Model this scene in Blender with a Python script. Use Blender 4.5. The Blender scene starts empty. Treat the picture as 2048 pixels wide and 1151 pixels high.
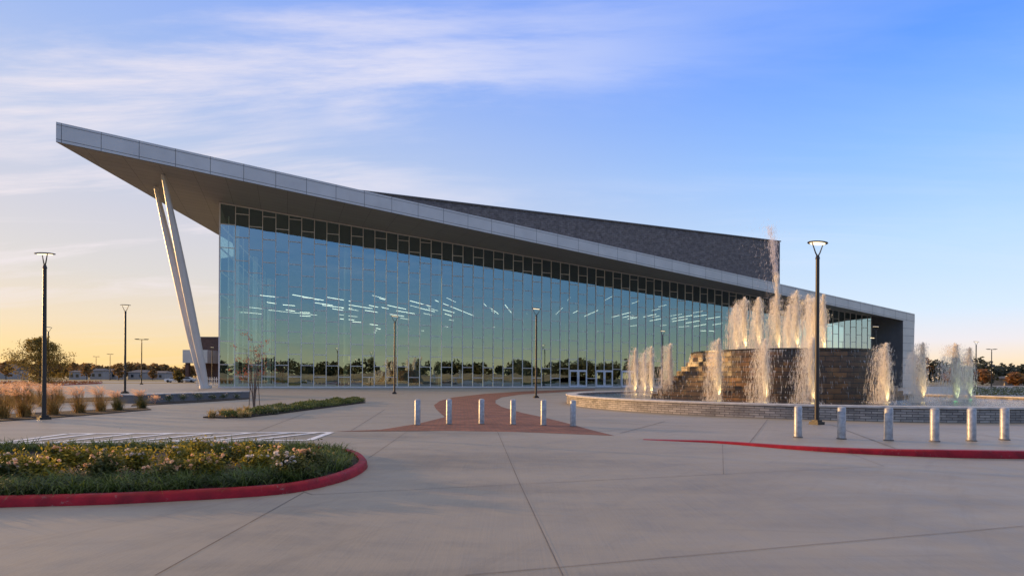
import bpy, math, random
from mathutils import Vector, Matrix, noise
R = math.radians
random.seed(7)
scene = bpy.context.scene
COL = scene.collection

# ------------------------------------------------------------------ camera
H, F, EPS, CY = 1.6, 1150.0, 0.0053, 755.4
cam_data = bpy.data.cameras.new("camera")
cam = bpy.data.objects.new("camera", cam_data)
COL.objects.link(cam)
cam.location = (0, 0, H)
cam.matrix_world = Matrix.Translation((0, 0, H)) @ Matrix.Rotation(R(90), 4, 'X') @ Matrix.Rotation(EPS, 4, 'Z')
cam_data.sensor_width = 36.0
cam_data.lens = F / 2048 * 36.0
cam_data.shift_y = (CY - 575.5) / 2048
cam_data.clip_start = 0.1
cam_data.clip_end = 6000
scene.camera = cam
scene.view_settings.view_transform = 'Standard'
scene.view_settings.look = 'None'
scene.view_settings.gamma = 1
scene.view_settings.exposure = 0

# ------------------------------------------------------------------ sky and sun
SUN_AZ, SUN_EL = -66.0, 7.5          # azimuth from +Y, clockwise positive
world = bpy.data.worlds.new("World")
scene.world = world
world.use_nodes = True
wn, wl = world.node_tree.nodes, world.node_tree.links
wn.clear()

def lin(c):
    return tuple(((v / 255 / 12.92) if v / 255 <= .04045 else ((v / 255 + .055) / 1.055) ** 2.4) for v in c)

def node(nt, typ, **kw):
    n = nt.nodes.new(typ)
    for k, v in kw.items():
        if k in ('op',):
            n.operation = v
        elif k == 'ins':
            for i, val in v.items():
                if hasattr(val, 'is_output'):
                    nt.links.new(val, n.inputs[i])
                else:
                    n.inputs[i].default_value = val
        else:
            setattr(n, k, v)
    return n

def ramp(nt, fac, stops, interp='LINEAR'):
    n = nt.nodes.new('ShaderNodeValToRGB')
    n.color_ramp.interpolation = interp
    e = n.color_ramp.elements
    e[0].position, e[0].color = stops[0][0], (*stops[0][1][:3], 1)
    e[1].position, e[1].color = stops[-1][0], (*stops[-1][1][:3], 1)
    for p, c in stops[1:-1]:
        q = e.new(p); q.color = (*c[:3], 1)
    nt.links.new(fac, n.inputs[0])
    return n

def mixc(nt, fac, a, b, mode='MIX'):
    n = nt.nodes.new('ShaderNodeMix')
    n.data_type = 'RGBA'; n.blend_type = mode
    for i, v in ((0, fac), (6, a), (7, b)):
        if hasattr(v, 'is_output'):
            nt.links.new(v, n.inputs[i])
        elif i == 0:
            n.inputs[0].default_value = v
        else:
            n.inputs[i].default_value = (*v[:3], 1)
    return n.outputs[2]

def build_world():
    nt = world.node_tree
    tc = node(nt, 'ShaderNodeTexCoord')
    sep = node(nt, 'ShaderNodeSeparateXYZ', ins={0: tc.outputs['Generated']})
    sky = node(nt, 'ShaderNodeTexSky')
    sky.sky_type = 'NISHITA'; sky.sun_disc = False
    sky.sun_elevation = R(SUN_EL); sky.sun_rotation = R(SUN_AZ)
    sky.air_density = 1.0; sky.dust_density = 1.0; sky.ozone_density = 1.5
    z = node(nt, 'ShaderNodeMath', op='MAXIMUM', ins={0: sep.outputs[2], 1: 0.0}).outputs[0]
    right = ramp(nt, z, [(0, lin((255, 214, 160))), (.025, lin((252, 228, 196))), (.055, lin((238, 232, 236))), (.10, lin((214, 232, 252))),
                         (.20, lin((184, 218, 254))), (.32, lin((142, 191, 255))), (.45, lin((98, 156, 255))), (.58, lin((108, 152, 245))), (.75, lin((205, 205, 208))), (1, (.90, .765, .60))])  # top stops, out of view: warm pale glow added to light the ground
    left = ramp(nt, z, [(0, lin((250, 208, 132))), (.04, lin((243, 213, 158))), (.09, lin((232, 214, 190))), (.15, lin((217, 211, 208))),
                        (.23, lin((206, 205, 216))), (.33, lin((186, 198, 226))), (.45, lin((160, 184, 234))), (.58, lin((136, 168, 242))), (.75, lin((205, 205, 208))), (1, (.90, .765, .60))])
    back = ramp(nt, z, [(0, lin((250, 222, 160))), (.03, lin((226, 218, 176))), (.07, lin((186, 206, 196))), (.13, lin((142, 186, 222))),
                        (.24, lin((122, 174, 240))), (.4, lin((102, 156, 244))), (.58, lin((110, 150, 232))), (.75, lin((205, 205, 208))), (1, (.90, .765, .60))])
    sx, sy = math.sin(R(-50)), math.cos(R(-50))
    dx = node(nt, 'ShaderNodeMath', op='MULTIPLY', ins={0: sep.outputs[0], 1: sx}).outputs[0]
    dy = node(nt, 'ShaderNodeMath', op='MULTIPLY', ins={0: sep.outputs[1], 1: sy}).outputs[0]
    d = node(nt, 'ShaderNodeMath', op='ADD', ins={0: dx, 1: dy}).outputs[0]
    f = node(nt, 'ShaderNodeMapRange', interpolation_type='SMOOTHSTEP', ins={0: d, 1: 0.0, 2: 1.02, 3: 0.0, 4: 1.0}).outputs[0]
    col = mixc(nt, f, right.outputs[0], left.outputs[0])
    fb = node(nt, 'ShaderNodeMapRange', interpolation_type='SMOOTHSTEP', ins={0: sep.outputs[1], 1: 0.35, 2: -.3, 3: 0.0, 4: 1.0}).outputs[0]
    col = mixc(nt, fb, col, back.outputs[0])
    # physical sky blended in
    skyc = node(nt, 'ShaderNodeVectorMath', op='SCALE', ins={0: sky.outputs[0], 'Scale': 0.12}).outputs[0]
    col = mixc(nt, 0.06, col, skyc)
    # cirrus streaks on a plane high above
    zz = node(nt, 'ShaderNodeMath', op='ADD', ins={0: z, 1: 0.12}).outputs[0]
    px = node(nt, 'ShaderNodeMath', op='DIVIDE', ins={0: sep.outputs[0], 1: zz}).outputs[0]
    py = node(nt, 'ShaderNodeMath', op='DIVIDE', ins={0: sep.outputs[1], 1: zz}).outputs[0]
    cv = node(nt, 'ShaderNodeCombineXYZ', ins={0: px, 1: py}).outputs[0]
    mp = node(nt, 'ShaderNodeMapping', ins={0: cv, 'Rotation': (0, 0, R(12)), 'Scale': (0.45, 1.6, 1), 'Location': (2.9, 1.3, 0)}).outputs[0]
    n1 = node(nt, 'ShaderNodeTexNoise', ins={'Vector': mp, 'Scale': 1.3, 'Detail': 9, 'Roughness': .62, 'Distortion': .55}).outputs[0]
    c1 = node(nt, 'ShaderNodeMapRange', interpolation_type='SMOOTHSTEP', ins={0: n1, 1: .43, 2: .66, 3: 0.0, 4: 1.0}).outputs[0]
    mp2 = node(nt, 'ShaderNodeMapping', ins={0: cv, 'Rotation': (0, 0, R(-8)), 'Scale': (0.3, .9, 1), 'Location': (4.2, 2.3, 0)}).outputs[0]
    n2 = node(nt, 'ShaderNodeTexNoise', ins={'Vector': mp2, 'Scale': .9, 'Detail': 4, 'Roughness': .5, 'Distortion': .3}).outputs[0]
    c2 = node(nt, 'ShaderNodeMapRange', interpolation_type='SMOOTHSTEP', ins={0: n2, 1: .34, 2: .62, 3: 0.0, 4: .9}).outputs[0]
    lf = node(nt, 'ShaderNodeMapRange', ins={0: f, 1: 0.0, 2: .7, 3: 0.20, 4: 1.0}).outputs[0]
    zf = node(nt, 'ShaderNodeMapRange', interpolation_type='SMOOTHSTEP', ins={0: z, 1: .04, 2: .2, 3: 0.15, 4: 1.0}).outputs[0]
    m = node(nt, 'ShaderNodeMath', op='MULTIPLY', ins={0: c1, 1: c2}).outputs[0]
    m = node(nt, 'ShaderNodeMath', op='MULTIPLY', ins={0: m, 1: lf}).outputs[0]
    m = node(nt, 'ShaderNodeMath', op='MULTIPLY', ins={0: m, 1: zf}).outputs[0]
    ccol = mixc(nt, f, lin((222, 230, 250)), lin((238, 228, 232)))
    col = mixc(nt, m, col, ccol)
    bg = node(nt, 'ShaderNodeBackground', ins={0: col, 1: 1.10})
    out = node(nt, 'ShaderNodeOutputWorld')
    nt.links.new(bg.outputs[0], out.inputs[0])
build_world()

sun_d = bpy.data.lights.new("sun", 'SUN')
sun_d.energy = 5.0
sun_d.angle = R(0.6)
sun_d.color = (1.0, 0.58, 0.22)
sun = bpy.data.objects.new("sun", sun_d)
COL.objects.link(sun)
SD = Vector((math.sin(R(SUN_AZ)) * math.cos(R(SUN_EL)), math.cos(R(SUN_AZ)) * math.cos(R(SUN_EL)), math.sin(R(SUN_EL))))
sun.rotation_euler = SD.to_track_quat('Z', 'Y').to_euler()

# ------------------------------------------------------------------ pixel helpers (survey of the photo)
def ray(px, py):
    a, b = (px - 1024) / F, (CY - py) / F
    c, s = math.cos(EPS), math.sin(EPS)
    return a * c - b * s, a * s + b * c
def gp(px, py, z=0.0):
    rx, rz = ray(px, py)
    Y = (z - H) / rz
    return Vector((rx * Y, Y, z))
def at(px, py, Y):
    rx, rz = ray(px, py)
    return Vector((rx * Y, Y, H + rz * Y))

# ------------------------------------------------------------------ object helpers
def tag(o, label=None, cat=None, group=None, kind=None):
    if label: o['label'] = label
    if cat: o['category'] = cat
    if group: o['group'] = group
    if kind: o['kind'] = kind
    return o
def empty(name, loc=(0, 0, 0), rz=0):
    o = bpy.data.objects.new(name, None)
    o.empty_display_size = .3
    COL.objects.link(o)
    o.location = loc; o.rotation_euler = (0, 0, rz)
    return o

class MB:
    def __init__(s):
        s.v, s.f, s.mi, s.mats, s.cur = [], [], [], [], 0
    def mat(s, m):
        if m not in s.mats: s.mats.append(m)
        s.cur = s.mats.index(m); return s
    def face(s, pts):
        n = len(s.v); s.v += [tuple(p) for p in pts]
        s.f.append(tuple(range(n, n + len(pts)))); s.mi.append(s.cur)
    def poly(s, verts, faces):
        n = len(s.v); s.v += [tuple(p) for p in verts]
        for f in faces:
            s.f.append(tuple(n + i for i in f)); s.mi.append(s.cur)
    def prism(s, low, high):
        n = len(low)
        s.poly(list(low) + list(high), [tuple(range(n - 1, -1, -1)), tuple(range(n, 2 * n))] +
               [(i, (i + 1) % n, n + (i + 1) % n, n + i) for i in range(n)])
    def box(s, c, sx, sy, sz, ax=(1, 0, 0), up=(0, 0, 1)):
        ax = Vector(ax).normalized(); up = Vector(up).normalized(); ay = up.cross(ax).normalized()
        c = Vector(c); L = []
        for k in (-1, 1):
            for (i, j) in ((-1, -1), (1, -1), (1, 1), (-1, 1)):
                L.append(c + ax * (i * sx / 2) + ay * (j * sy / 2) + up * (k * sz / 2))
        s.prism(L[:4], L[4:])
    def bar(s, a, b, w, d=None, side=None):
        a, b = Vector(a), Vector(b); t = (b - a).normalized()
        d = d or w
        x = Vector(side).normalized() if side else t.orthogonal().normalized()
        x = (x - t * x.dot(t)).normalized(); y = t.cross(x)
        o = [x * (i * w / 2) + y * (j * d / 2) for i, j in ((-1, -1), (1, -1), (1, 1), (-1, 1))]
        s.prism([a + q for q in o], [b + q for q in o])
    def tube(s, pts, rad, n=10, caps=True):
        pts = [Vector(p) for p in pts]
        rings = []; x = None
        for i, p in enumerate(pts):
            t = (pts[min(i + 1, len(pts) - 1)] - pts[max(i - 1, 0)])
            if t.length < 1e-9: t = Vector((0, 0, 1))
            t.normalize()
            x = t.orthogonal().normalized() if x is None else (x - t * x.dot(t)).normalized()
            y = t.cross(x); r = rad[i] if isinstance(rad, (list, tuple)) else rad
            rings.append([p + (x * math.cos(2 * math.pi * k / n) + y * math.sin(2 * math.pi * k / n)) * r for k in range(n)])
        V = [q for r_ in rings for q in r_]
        Fc = [(i * n + k, i * n + (k + 1) % n, (i + 1) * n + (k + 1) % n, (i + 1) * n + k) for i in range(len(pts) - 1) for k in range(n)]
        if caps: Fc += [tuple(range(n - 1, -1, -1)), tuple((len(pts) - 1) * n + k for k in range(n))]
        s.poly(V, Fc)
    def lathe(s, prof, n=24, c=(0, 0, 0), a0=0, a1=2 * math.pi):
        full = abs(a1 - a0 - 2 * math.pi) < 1e-6
        m = n if full else n + 1
        V = [(c[0] + r * math.cos(a0 + (a1 - a0) * k / n), c[1] + r * math.sin(a0 + (a1 - a0) * k / n), c[2] + z) for r, z in prof for k in range(m)]
        Fc = [(i * m + k, i * m + (k + 1) % m, (i + 1) * m + (k + 1) % m, (i + 1) * m + k) for i in range(len(prof) - 1) for k in range(n)]
        s.poly(V, Fc)
    def build(s, name, mat=None, parent=None, smooth=False, recalc=False):
        me = bpy.data.meshes.new(name)
        me.from_pydata(s.v, [], s.f)
        mats = s.mats if s.mats else [mat]
        for m in mats: me.materials.append(m)
        if len(mats) > 1: me.polygons.foreach_set('material_index', s.mi)
        if smooth:
            me.polygons.foreach_set('use_smooth', [True] * len(me.polygons))
        me.update()
        o = bpy.data.objects.new(name, me)
        COL.objects.link(o)
        if parent:
            o.parent = parent
        return o
def smooth_angle(o, ang=35):
    me = o.data
    try:
        me.polygons.foreach_set('use_smooth', [True] * len(me.polygons))
        me.set_sharp_from_angle(angle=R(ang))
    except Exception:
        pass
    return o
def weld(o):
    import bmesh
    bm = bmesh.new(); bm.from_mesh(o.data)
    bmesh.ops.remove_doubles(bm, verts=bm.verts, dist=1e-5)
    bmesh.ops.recalc_face_normals(bm, faces=bm.faces)
    bm.to_mesh(o.data); bm.free(); return o
def copy_tree(o, parent=None):
    c = o.copy(); COL.objects.link(c); c.parent = parent
    for ch in list(o.children): copy_tree(ch, c)
    return c
def rotated(v, a):
    return Vector((v[0] * math.cos(a) - v[1] * math.sin(a), v[0] * math.sin(a) + v[1] * math.cos(a), 0))

# ------------------------------------------------------------------ materials
def newmat(name):
    m = bpy.data.materials.new(name); m.use_nodes = True
    nt = m.node_tree; b = nt.nodes['Principled BSDF']
    return m, nt, b
def coords(nt, scale=1.0, rot=0.0):
    tc = node(nt, 'ShaderNodeTexCoord')
    if scale == 1.0 and rot == 0: return tc.outputs['Object']
    sc = scale if isinstance(scale, tuple) else (scale,) * 3
    return node(nt, 'ShaderNodeMapping', ins={0: tc.outputs['Object'], 'Scale': sc, 'Rotation': (0, 0, rot)}).outputs[0]
def plain(name, col, rough=.6, metal=0.0, var=.12, scale=3.0, bump=0.0, bscale=40, spec=.5):
    m, nt, b = newmat(name)
    co = coords(nt)
    n = node(nt, 'ShaderNodeTexNoise', ins={'Vector': co, 'Scale': scale, 'Detail': 5, 'Roughness': .6}).outputs[0]
    c0 = tuple(max(0, v * (1 - var * 1.6)) for v in col); c1 = tuple(min(1, v * (1 + var * 1.6)) for v in col)
    r = ramp(nt, n, [(.3, c0), (.7, c1)])
    nt.links.new(r.outputs[0], b.inputs['Base Color'])
    b.inputs['Roughness'].default_value = rough; b.inputs['Metallic'].default_value = metal
    b.inputs['Specular IOR Level'].default_value = spec
    if bump:
        n2 = node(nt, 'ShaderNodeTexNoise', ins={'Vector': co, 'Scale': bscale, 'Detail': 4}).outputs[0]
        bp = node(nt, 'ShaderNodeBump', ins={'Strength': bump, 'Distance': .02, 'Height': n2})
        nt.links.new(bp.outputs[0], b.inputs['Normal'])
    return m
def emit(name, col, s):
    m, nt, b = newmat(name)
    b.inputs['Base Color'].default_value = (*col, 1)
    b.inputs['Emission Color'].default_value = (*col, 1); b.inputs['Emission Strength'].default_value = s
    return m
def leafmat(name, c0, c1, trans=.45, rough=.55, scale=1.5, per=True):
    m, nt, b = newmat(name)
    co = coords(nt)
    n = node(nt, 'ShaderNodeTexNoise', ins={'Vector': co, 'Scale': scale, 'Detail': 3, 'Roughness': .7}).outputs[0]
    g = node(nt, 'ShaderNodeNewGeometry')
    mx = node(nt, 'ShaderNodeMath', op='ADD', ins={0: n, 1: node(nt, 'ShaderNodeMath', op='MULTIPLY', ins={0: g.outputs['Random Per Island'], 1: .5}).outputs[0]}).outputs[0]
    r = ramp(nt, mx, [(.45, c0), (1.05, c1)])
    nt.links.new(r.outputs[0], b.inputs['Base Color'])
    b.inputs['Roughness'].default_value = rough
    tr = node(nt, 'ShaderNodeBsdfTranslucent'); nt.links.new(r.outputs[0], tr.inputs[0])
    ms = node(nt, 'ShaderNodeMixShader', ins={0: trans, 1: b.outputs[0], 2: tr.outputs[0]})
    nt.links.new(ms.outputs[0], nt.nodes['Material Output'].inputs[0])
    return m

def concrete_mat(name, base, dirt=.12, sheen=.55):
    m, nt, b = newmat(name)
    co = coords(nt)
    n1 = node(nt, 'ShaderNodeTexNoise', ins={'Vector': coords(nt, (.16, .5, 1)), 'Scale': 1.0, 'Detail': 6, 'Roughness': .62, 'Distortion': .4}).outputs[0]
    n2 = node(nt, 'ShaderNodeTexNoise', ins={'Vector': co, 'Scale': 2.3, 'Detail': 7, 'Roughness': .68}).outputs[0]
    n3 = node(nt, 'ShaderNodeTexNoise', ins={'Vector': co, 'Scale': 55, 'Detail': 3}).outputs[0]
    br = node(nt, 'ShaderNodeTexNoise', ins={'Vector': coords(nt, (38, .7, 1), R(3)), 'Scale': 1.0, 'Detail': 3}).outputs[0]
    a = node(nt, 'ShaderNodeMath', op='MULTIPLY_ADD', ins={0: n1, 1: .85, 2: node(nt, 'ShaderNodeMath', op='MULTIPLY', ins={0: n2, 1: .38}).outputs[0]}).outputs[0]
    a = node(nt, 'ShaderNodeMath', op='MULTIPLY_ADD', ins={0: n3, 1: .10, 2: a}).outputs[0]
    a = node(nt, 'ShaderNodeMath', op='MULTIPLY_ADD', ins={0: br, 1: .14, 2: a}).outputs[0]
    d = tuple(v * (1 - dirt * 1.7) for v in base); l = tuple(v * (1 + dirt) for v in base)
    r = ramp(nt, a, [(.50, d), (.74, base), (.98, l)])
    # old tyre smudges and drips
    v1 = node(nt, 'ShaderNodeTexNoise', ins={'Vector': coords(nt, (.35, 3.2, 1), R(14)), 'Scale': .55, 'Detail': 5, 'Roughness': .7, 'Distortion': 1.2}).outputs[0]
    s1 = node(nt, 'ShaderNodeMapRange', interpolation_type='SMOOTHSTEP', ins={0: v1, 1: .57, 2: .78, 3: 0.0, 4: .42}).outputs[0]
    c = mixc(nt, s1, r.outputs[0], tuple(v * .62 for v in base))
    # faint turning tyre tracks: streaks that follow wide arcs
    for cx_, cy_, th_ in ((-14.0, 34.0, .60), (46.0, -22.0, .58)):
        o_ = node(nt, 'ShaderNodeVectorMath', op='SUBTRACT', ins={0: co, 1: (cx_, cy_, 0)}).outputs[0]
        rl = node(nt, 'ShaderNodeVectorMath', op='LENGTH', ins={0: o_}).outputs['Value']
        sp_ = node(nt, 'ShaderNodeSeparateXYZ', ins={0: o_})
        an = node(nt, 'ShaderNodeMath', op='ARCTAN2', ins={0: sp_.outputs[0], 1: sp_.outputs[1]}).outputs[0]
        cb = node(nt, 'ShaderNodeCombineXYZ', ins={0: node(nt, 'ShaderNodeMath', op='MULTIPLY', ins={0: rl, 1: 1.9}).outputs[0], 1: node(nt, 'ShaderNodeMath', op='MULTIPLY', ins={0: an, 1: 5.0}).outputs[0]}).outputs[0]
        tn = node(nt, 'ShaderNodeTexNoise', ins={'Vector': cb, 'Scale': 1.0, 'Detail': 5, 'Roughness': .7}).outputs[0]
        tk_ = node(nt, 'ShaderNodeMapRange', interpolation_type='SMOOTHSTEP', ins={0: tn, 1: th_ - .05, 2: th_ + .12, 3: 0.0, 4: .32}).outputs[0]
        c = mixc(nt, tk_, c, tuple(v * .66 for v in base))
    # round drip stains
    vo = node(nt, 'ShaderNodeTexVoronoi', ins={'Vector': co, 'Scale': .45}).outputs['Distance']
    vs = node(nt, 'ShaderNodeMapRange', interpolation_type='SMOOTHSTEP', ins={0: vo, 1: .02, 2: .07, 3: .35, 4: 0.0}).outputs[0]
    c = mixc(nt, node(nt, 'ShaderNodeMath', op='MULTIPLY', ins={0: vs, 1: n2}).outputs[0], c, tuple(v * .55 for v in base))
    nt.links.new(c, b.inputs['Base Color'])
    rr = node(nt, 'ShaderNodeMapRange', ins={0: n2, 1: .3, 2: .7, 3: sheen - .1, 4: sheen + .12}).outputs[0]
    nt.links.new(rr, b.inputs['Roughness'])
    hb = node(nt, 'ShaderNodeMath', op='ADD', ins={0: n3, 1: br}).outputs[0]
    bp = node(nt, 'ShaderNodeBump', ins={'Strength': .12, 'Distance': .01, 'Height': hb})
    nt.links.new(bp.outputs[0], b.inputs['Normal'])
    return m

def brick_mat(name, c1, c2, mortar, w, h, rough=.8, msize=.012, rot=None, var=.5, bump=.3, offset=.5, spec=.4, uv='Object', bias=0.0):
    m, nt, b = newmat(name)
    tc = node(nt, 'ShaderNodeTexCoord').outputs[uv]
    if rot is not None:
        tc = node(nt, 'ShaderNodeMapping', ins={0: tc, 'Rotation': rot}).outputs[0]
    bt = node(nt, 'ShaderNodeTexBrick', ins={'Vector': tc, 'Color1': (*c1, 1), 'Color2': (*c2, 1), 'Mortar': (*mortar, 1), 'Scale': 1.0,
                                             'Mortar Size': msize, 'Mortar Smooth': .2, 'Bias': bias, 'Brick Width': w, 'Row Height': h})
    bt.offset = offset
    n = node(nt, 'ShaderNodeTexNoise', ins={'Vector': tc, 'Scale': 1.1, 'Detail': 6, 'Roughness': .7}).outputs[0]
    sc = node(nt, 'ShaderNodeMapRange', ins={0: n, 1: .3, 2: .7, 3: 1 - var, 4: 1 + var * .6}).outputs[0]
    c = node(nt, 'ShaderNodeVectorMath', op='SCALE', ins={0: bt.outputs[0], 'Scale': sc}).outputs[0]
    nt.links.new(c, b.inputs['Base Color'])
    b.inputs['Roughness'].default_value = rough
    b.inputs['Specular IOR Level'].default_value = spec
    inv = node(nt, 'ShaderNodeMath', op='SUBTRACT', ins={0: 1.0, 1: bt.outputs['Fac']}).outputs[0]
    hh = node(nt, 'ShaderNodeMath', op='MULTIPLY_ADD', ins={0: n, 1: .6, 2: inv}).outputs[0]
    bp = node(nt, 'ShaderNodeBump', ins={'Strength': bump, 'Distance': .02, 'Height': hh})
    nt.links.new(bp.outputs[0], b.inputs['Normal'])
    return m

M = {}
M['plaza'] = concrete_mat('plaza_concrete', (.315, .268, .208), .15, .50)
M['road'] = concrete_mat('road_concrete', (.292, .25, .196), .22, .55)
M['joint'] = plain('joint_sealant', (.13, .12, .115), .8, var=.3, scale=1.2)
M['hair'] = plain('hairline_crack', (.20, .182, .17), .8, var=.2, scale=1.2)
M['paver'] = brick_mat('brick_paver', (.285, .108, .058), (.22, .080, .048), (.12, .08, .06), .22, .11, .75, .012, rot=(0, 0, R(40)), var=.5, bump=.25)
M['white_paint'] = plain('road_paint', (.75, .75, .77), .6, var=.15, scale=6)
M['red'] = plain('red_curb_paint', (.29, .005, .014), .55, var=.22, scale=5, bump=.2, bscale=30, spec=.25)
M['soil'] = plain('mulch', (.026, .018, .013), .95, var=.5, scale=14, bump=1.0, bscale=25)
M['fascia'] = plain('aluminium_panel', (.56, .53, .50), .42, metal=.3, var=.05, scale=.35)
M['fasciaback'] = plain('panel_joint', (.17, .17, .18), .7)
M['darkpanel'] = plain('charcoal_panel', (.13, .125, .13), .55, var=.1, scale=.4)
M['roof'] = plain('roof_membrane', (.3, .3, .3), .8)
M['mull'] = plain('anodised_mullion', (.74, .67, .63), .4, metal=.15, var=.05)
M['door'] = plain('door_aluminium', (.62, .62, .66), .4, metal=.3, var=.05)
M['strut'] = plain('white_steel', (.64, .58, .52), .4, var=.05, scale=.5)
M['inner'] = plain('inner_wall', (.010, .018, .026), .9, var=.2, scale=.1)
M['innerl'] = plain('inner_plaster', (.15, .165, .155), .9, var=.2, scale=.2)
M['lampmetal'] = plain('bronze_paint', (.035, .030, .028), .42, metal=.3, var=.1)
M['lamplens'] = emit('lamp_lens', (1.0, .80, .50), 1.9)
M['linelight'] = emit('line_light', (1.0, .93, .80), 2.4)
M['galv'] = plain('galvanised_steel', (.36, .36, .37), .45, metal=.35, var=.2, scale=9, bump=.1, bscale=20)
M['cap'] = plain('limestone_cap', (.50, .46, .42), .7, var=.15, scale=4)
M['cardark'] = plain('car_glass', (.02, .025, .03), .1)
M['carpaint'] = plain('car_paint', (.75, .75, .76), .25)
M['tyre'] = plain('tyre_rubber', (.02, .02, .02), .8)
M['bark'] = plain('bark', (.10, .075, .055), .9, var=.3, scale=8, bump=.5)
M['barkpale'] = plain('sapling_bark', (.17, .12, .09), .9, var=.3, scale=8)
M['house'] = plain('pale_siding', (.34, .30, .27), .8)
M['houseroof'] = plain('grey_shingle', (.16, .14, .135), .9)
M['brownbrick'] = brick_mat('brown_brick', (.125, .07, .06), (.10, .06, .05), (.12, .09, .08), .8, .25, .9, .02, rot=(R(90), 0, 0), var=.3)
M['picket'] = plain('white_picket', (.72, .70, .68), .6)
M['stake'] = plain('timber_stake', (.22, .15, .10), .8)

def worn_red():
    m = M['red']; nt = m.node_tree; b = nt.nodes['Principled BSDF']
    src = b.inputs['Base Color'].links[0].from_socket; co = coords(nt)
    a = node(nt, 'ShaderNodeTexNoise', ins={'Vector': co, 'Scale': 9, 'Detail': 8, 'Roughness': .75}).outputs[0]
    k = node(nt, 'ShaderNodeMapRange', ins={0: a, 1: .60, 2: .66, 3: 0.0, 4: .55}).outputs[0]
    c = mixc(nt, k, src, (.30, .20, .18))
    g = node(nt, 'ShaderNodeTexNoise', ins={'Vector': co, 'Scale': 1.3, 'Detail': 6, 'Roughness': .7}).outputs[0]
    k2 = node(nt, 'ShaderNodeMapRange', ins={0: g, 1: .48, 2: .7, 3: 0.0, 4: .5}).outputs[0]
    c = mixc(nt, k2, c, (.12, .012, .016))
    nt.links.new(c, b.inputs['Base Color'])
worn_red()
def soffit_mat():
    m, nt, b = newmat('soffit_panel')
    co = coords(nt, 1.0, -math.atan2(.365, .931))
    bt = node(nt, 'ShaderNodeTexBrick', ins={'Vector': co, 'Color1': (.25, .228, .215, 1), 'Color2': (.225, .205, .195, 1), 'Mortar': (.09, .085, .085, 1), 'Scale': 1.0,
                                             'Mortar Size': .03, 'Mortar Smooth': .3, 'Brick Width': 3.54, 'Row Height': 1.5})
    bt.offset = 0.0
    nt.links.new(bt.outputs[0], b.inputs['Base Color'])
    b.inputs['Roughness'].default_value = .5; b.inputs['Metallic'].default_value = .15
    return m
M['soffit'] = soffit_mat()

def glass_mat(name='curtain_glass', refl=.42, tint=(.36, .62, .60), warp=1.0):
    m, nt, b = newmat(name)
    nt.nodes.remove(b)
    tc = node(nt, 'ShaderNodeTexCoord').outputs['Object']
    n = node(nt, 'ShaderNodeTexNoise', ins={'Vector': tc, 'Scale': .55, 'Detail': 2, 'Roughness': .4}).outputs[0]
    bp = node(nt, 'ShaderNodeBump', ins={'Strength': .35 * warp, 'Distance': .012, 'Height': n})
    gl = node(nt, 'ShaderNodeBsdfGlossy', ins={'Color': (.68, .85, .90, 1), 'Roughness': 0.0, 'Normal': bp.outputs[0]})
    tr = node(nt, 'ShaderNodeBsdfTransparent', ins={0: (*tint, 1)})
    lw = node(nt, 'ShaderNodeFresnel', ins={'IOR': 1.5}).outputs[0]
    f = node(nt, 'ShaderNodeMapRange', ins={0: lw, 1: .04, 2: 1.0, 3: refl, 4: 1.0}).outputs[0]
    ms = node(nt, 'ShaderNodeMixShader', ins={0: f, 1: tr.outputs[0], 2: gl.outputs[0]})
    nt.links.new(ms.outputs[0], nt.nodes['Material Output'].inputs[0])
    return m
M['glass'] = glass_mat(refl=.37, tint=(.56, .72, .66))
M['glassclear'] = glass_mat('side_glass', .08, (.74, .90, .82), .5)

def water_mat():
    m, nt, b = newmat('pool_water')
    co = coords(nt)
    n = node(nt, 'ShaderNodeTexNoise', ins={'Vector': co, 'Scale': 2.6, 'Detail': 5, 'Roughness': .6, 'Distortion': .6}).outputs[0]
    b.inputs['Base Color'].default_value = (.05, .055, .06, 1)
    b.inputs['Roughness'].default_value = .08
    bp = node(nt, 'ShaderNodeBump', ins={'Strength': .9, 'Distance': .12, 'Height': n})
    nt.links.new(bp.outputs[0], b.inputs['Normal'])
    return m
M['water'] = water_mat()
def spray_mat(name, col=(.97, .92, .83), alpha=.62):
    m, nt, b = newmat(name)
    nt.nodes.remove(b)
    df = node(nt, 'ShaderNodeBsdfDiffuse', ins={0: (*col, 1)})
    tl = node(nt, 'ShaderNodeBsdfTranslucent', ins={0: (*col, 1)})
    a = node(nt, 'ShaderNodeMixShader', ins={0: .5, 1: df.outputs[0], 2: tl.outputs[0]})
    tr = node(nt, 'ShaderNodeBsdfTransparent')
    ms = node(nt, 'ShaderNodeMixShader', ins={0: alpha, 1: tr.outputs[0], 2: a.outputs[0]})
    nt.links.new(ms.outputs[0], nt.nodes['Material Output'].inputs[0])
    return m
M['spray'] = spray_mat('water_spray')
def core_mat():
    m, nt, b = newmat('water_core'); nt.nodes.remove(b)
    co = coords(nt, (16, 16, 1.6))
    n = node(nt, 'ShaderNodeTexNoise', ins={'Vector': co, 'Scale': 1.0, 'Detail': 4, 'Roughness': .65}).outputs[0]
    al = node(nt, 'ShaderNodeMapRange', ins={0: n, 1: .38, 2: .62, 3: .12, 4: .85}).outputs[0]
    df = node(nt, 'ShaderNodeBsdfDiffuse', ins={0: (.96, .94, .88, 1)}); tl = node(nt, 'ShaderNodeBsdfTranslucent', ins={0: (.96, .94, .88, 1)})
    a = node(nt, 'ShaderNodeMixShader', ins={0: .5, 1: df.outputs[0], 2: tl.outputs[0]})
    tr = node(nt, 'ShaderNodeBsdfTransparent')
    ms = node(nt, 'ShaderNodeMixShader', ins={0: al, 1: tr.outputs[0], 2: a.outputs[0]})
    nt.links.new(ms.outputs[0], nt.nodes['Material Output'].inputs[0]); return m
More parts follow.
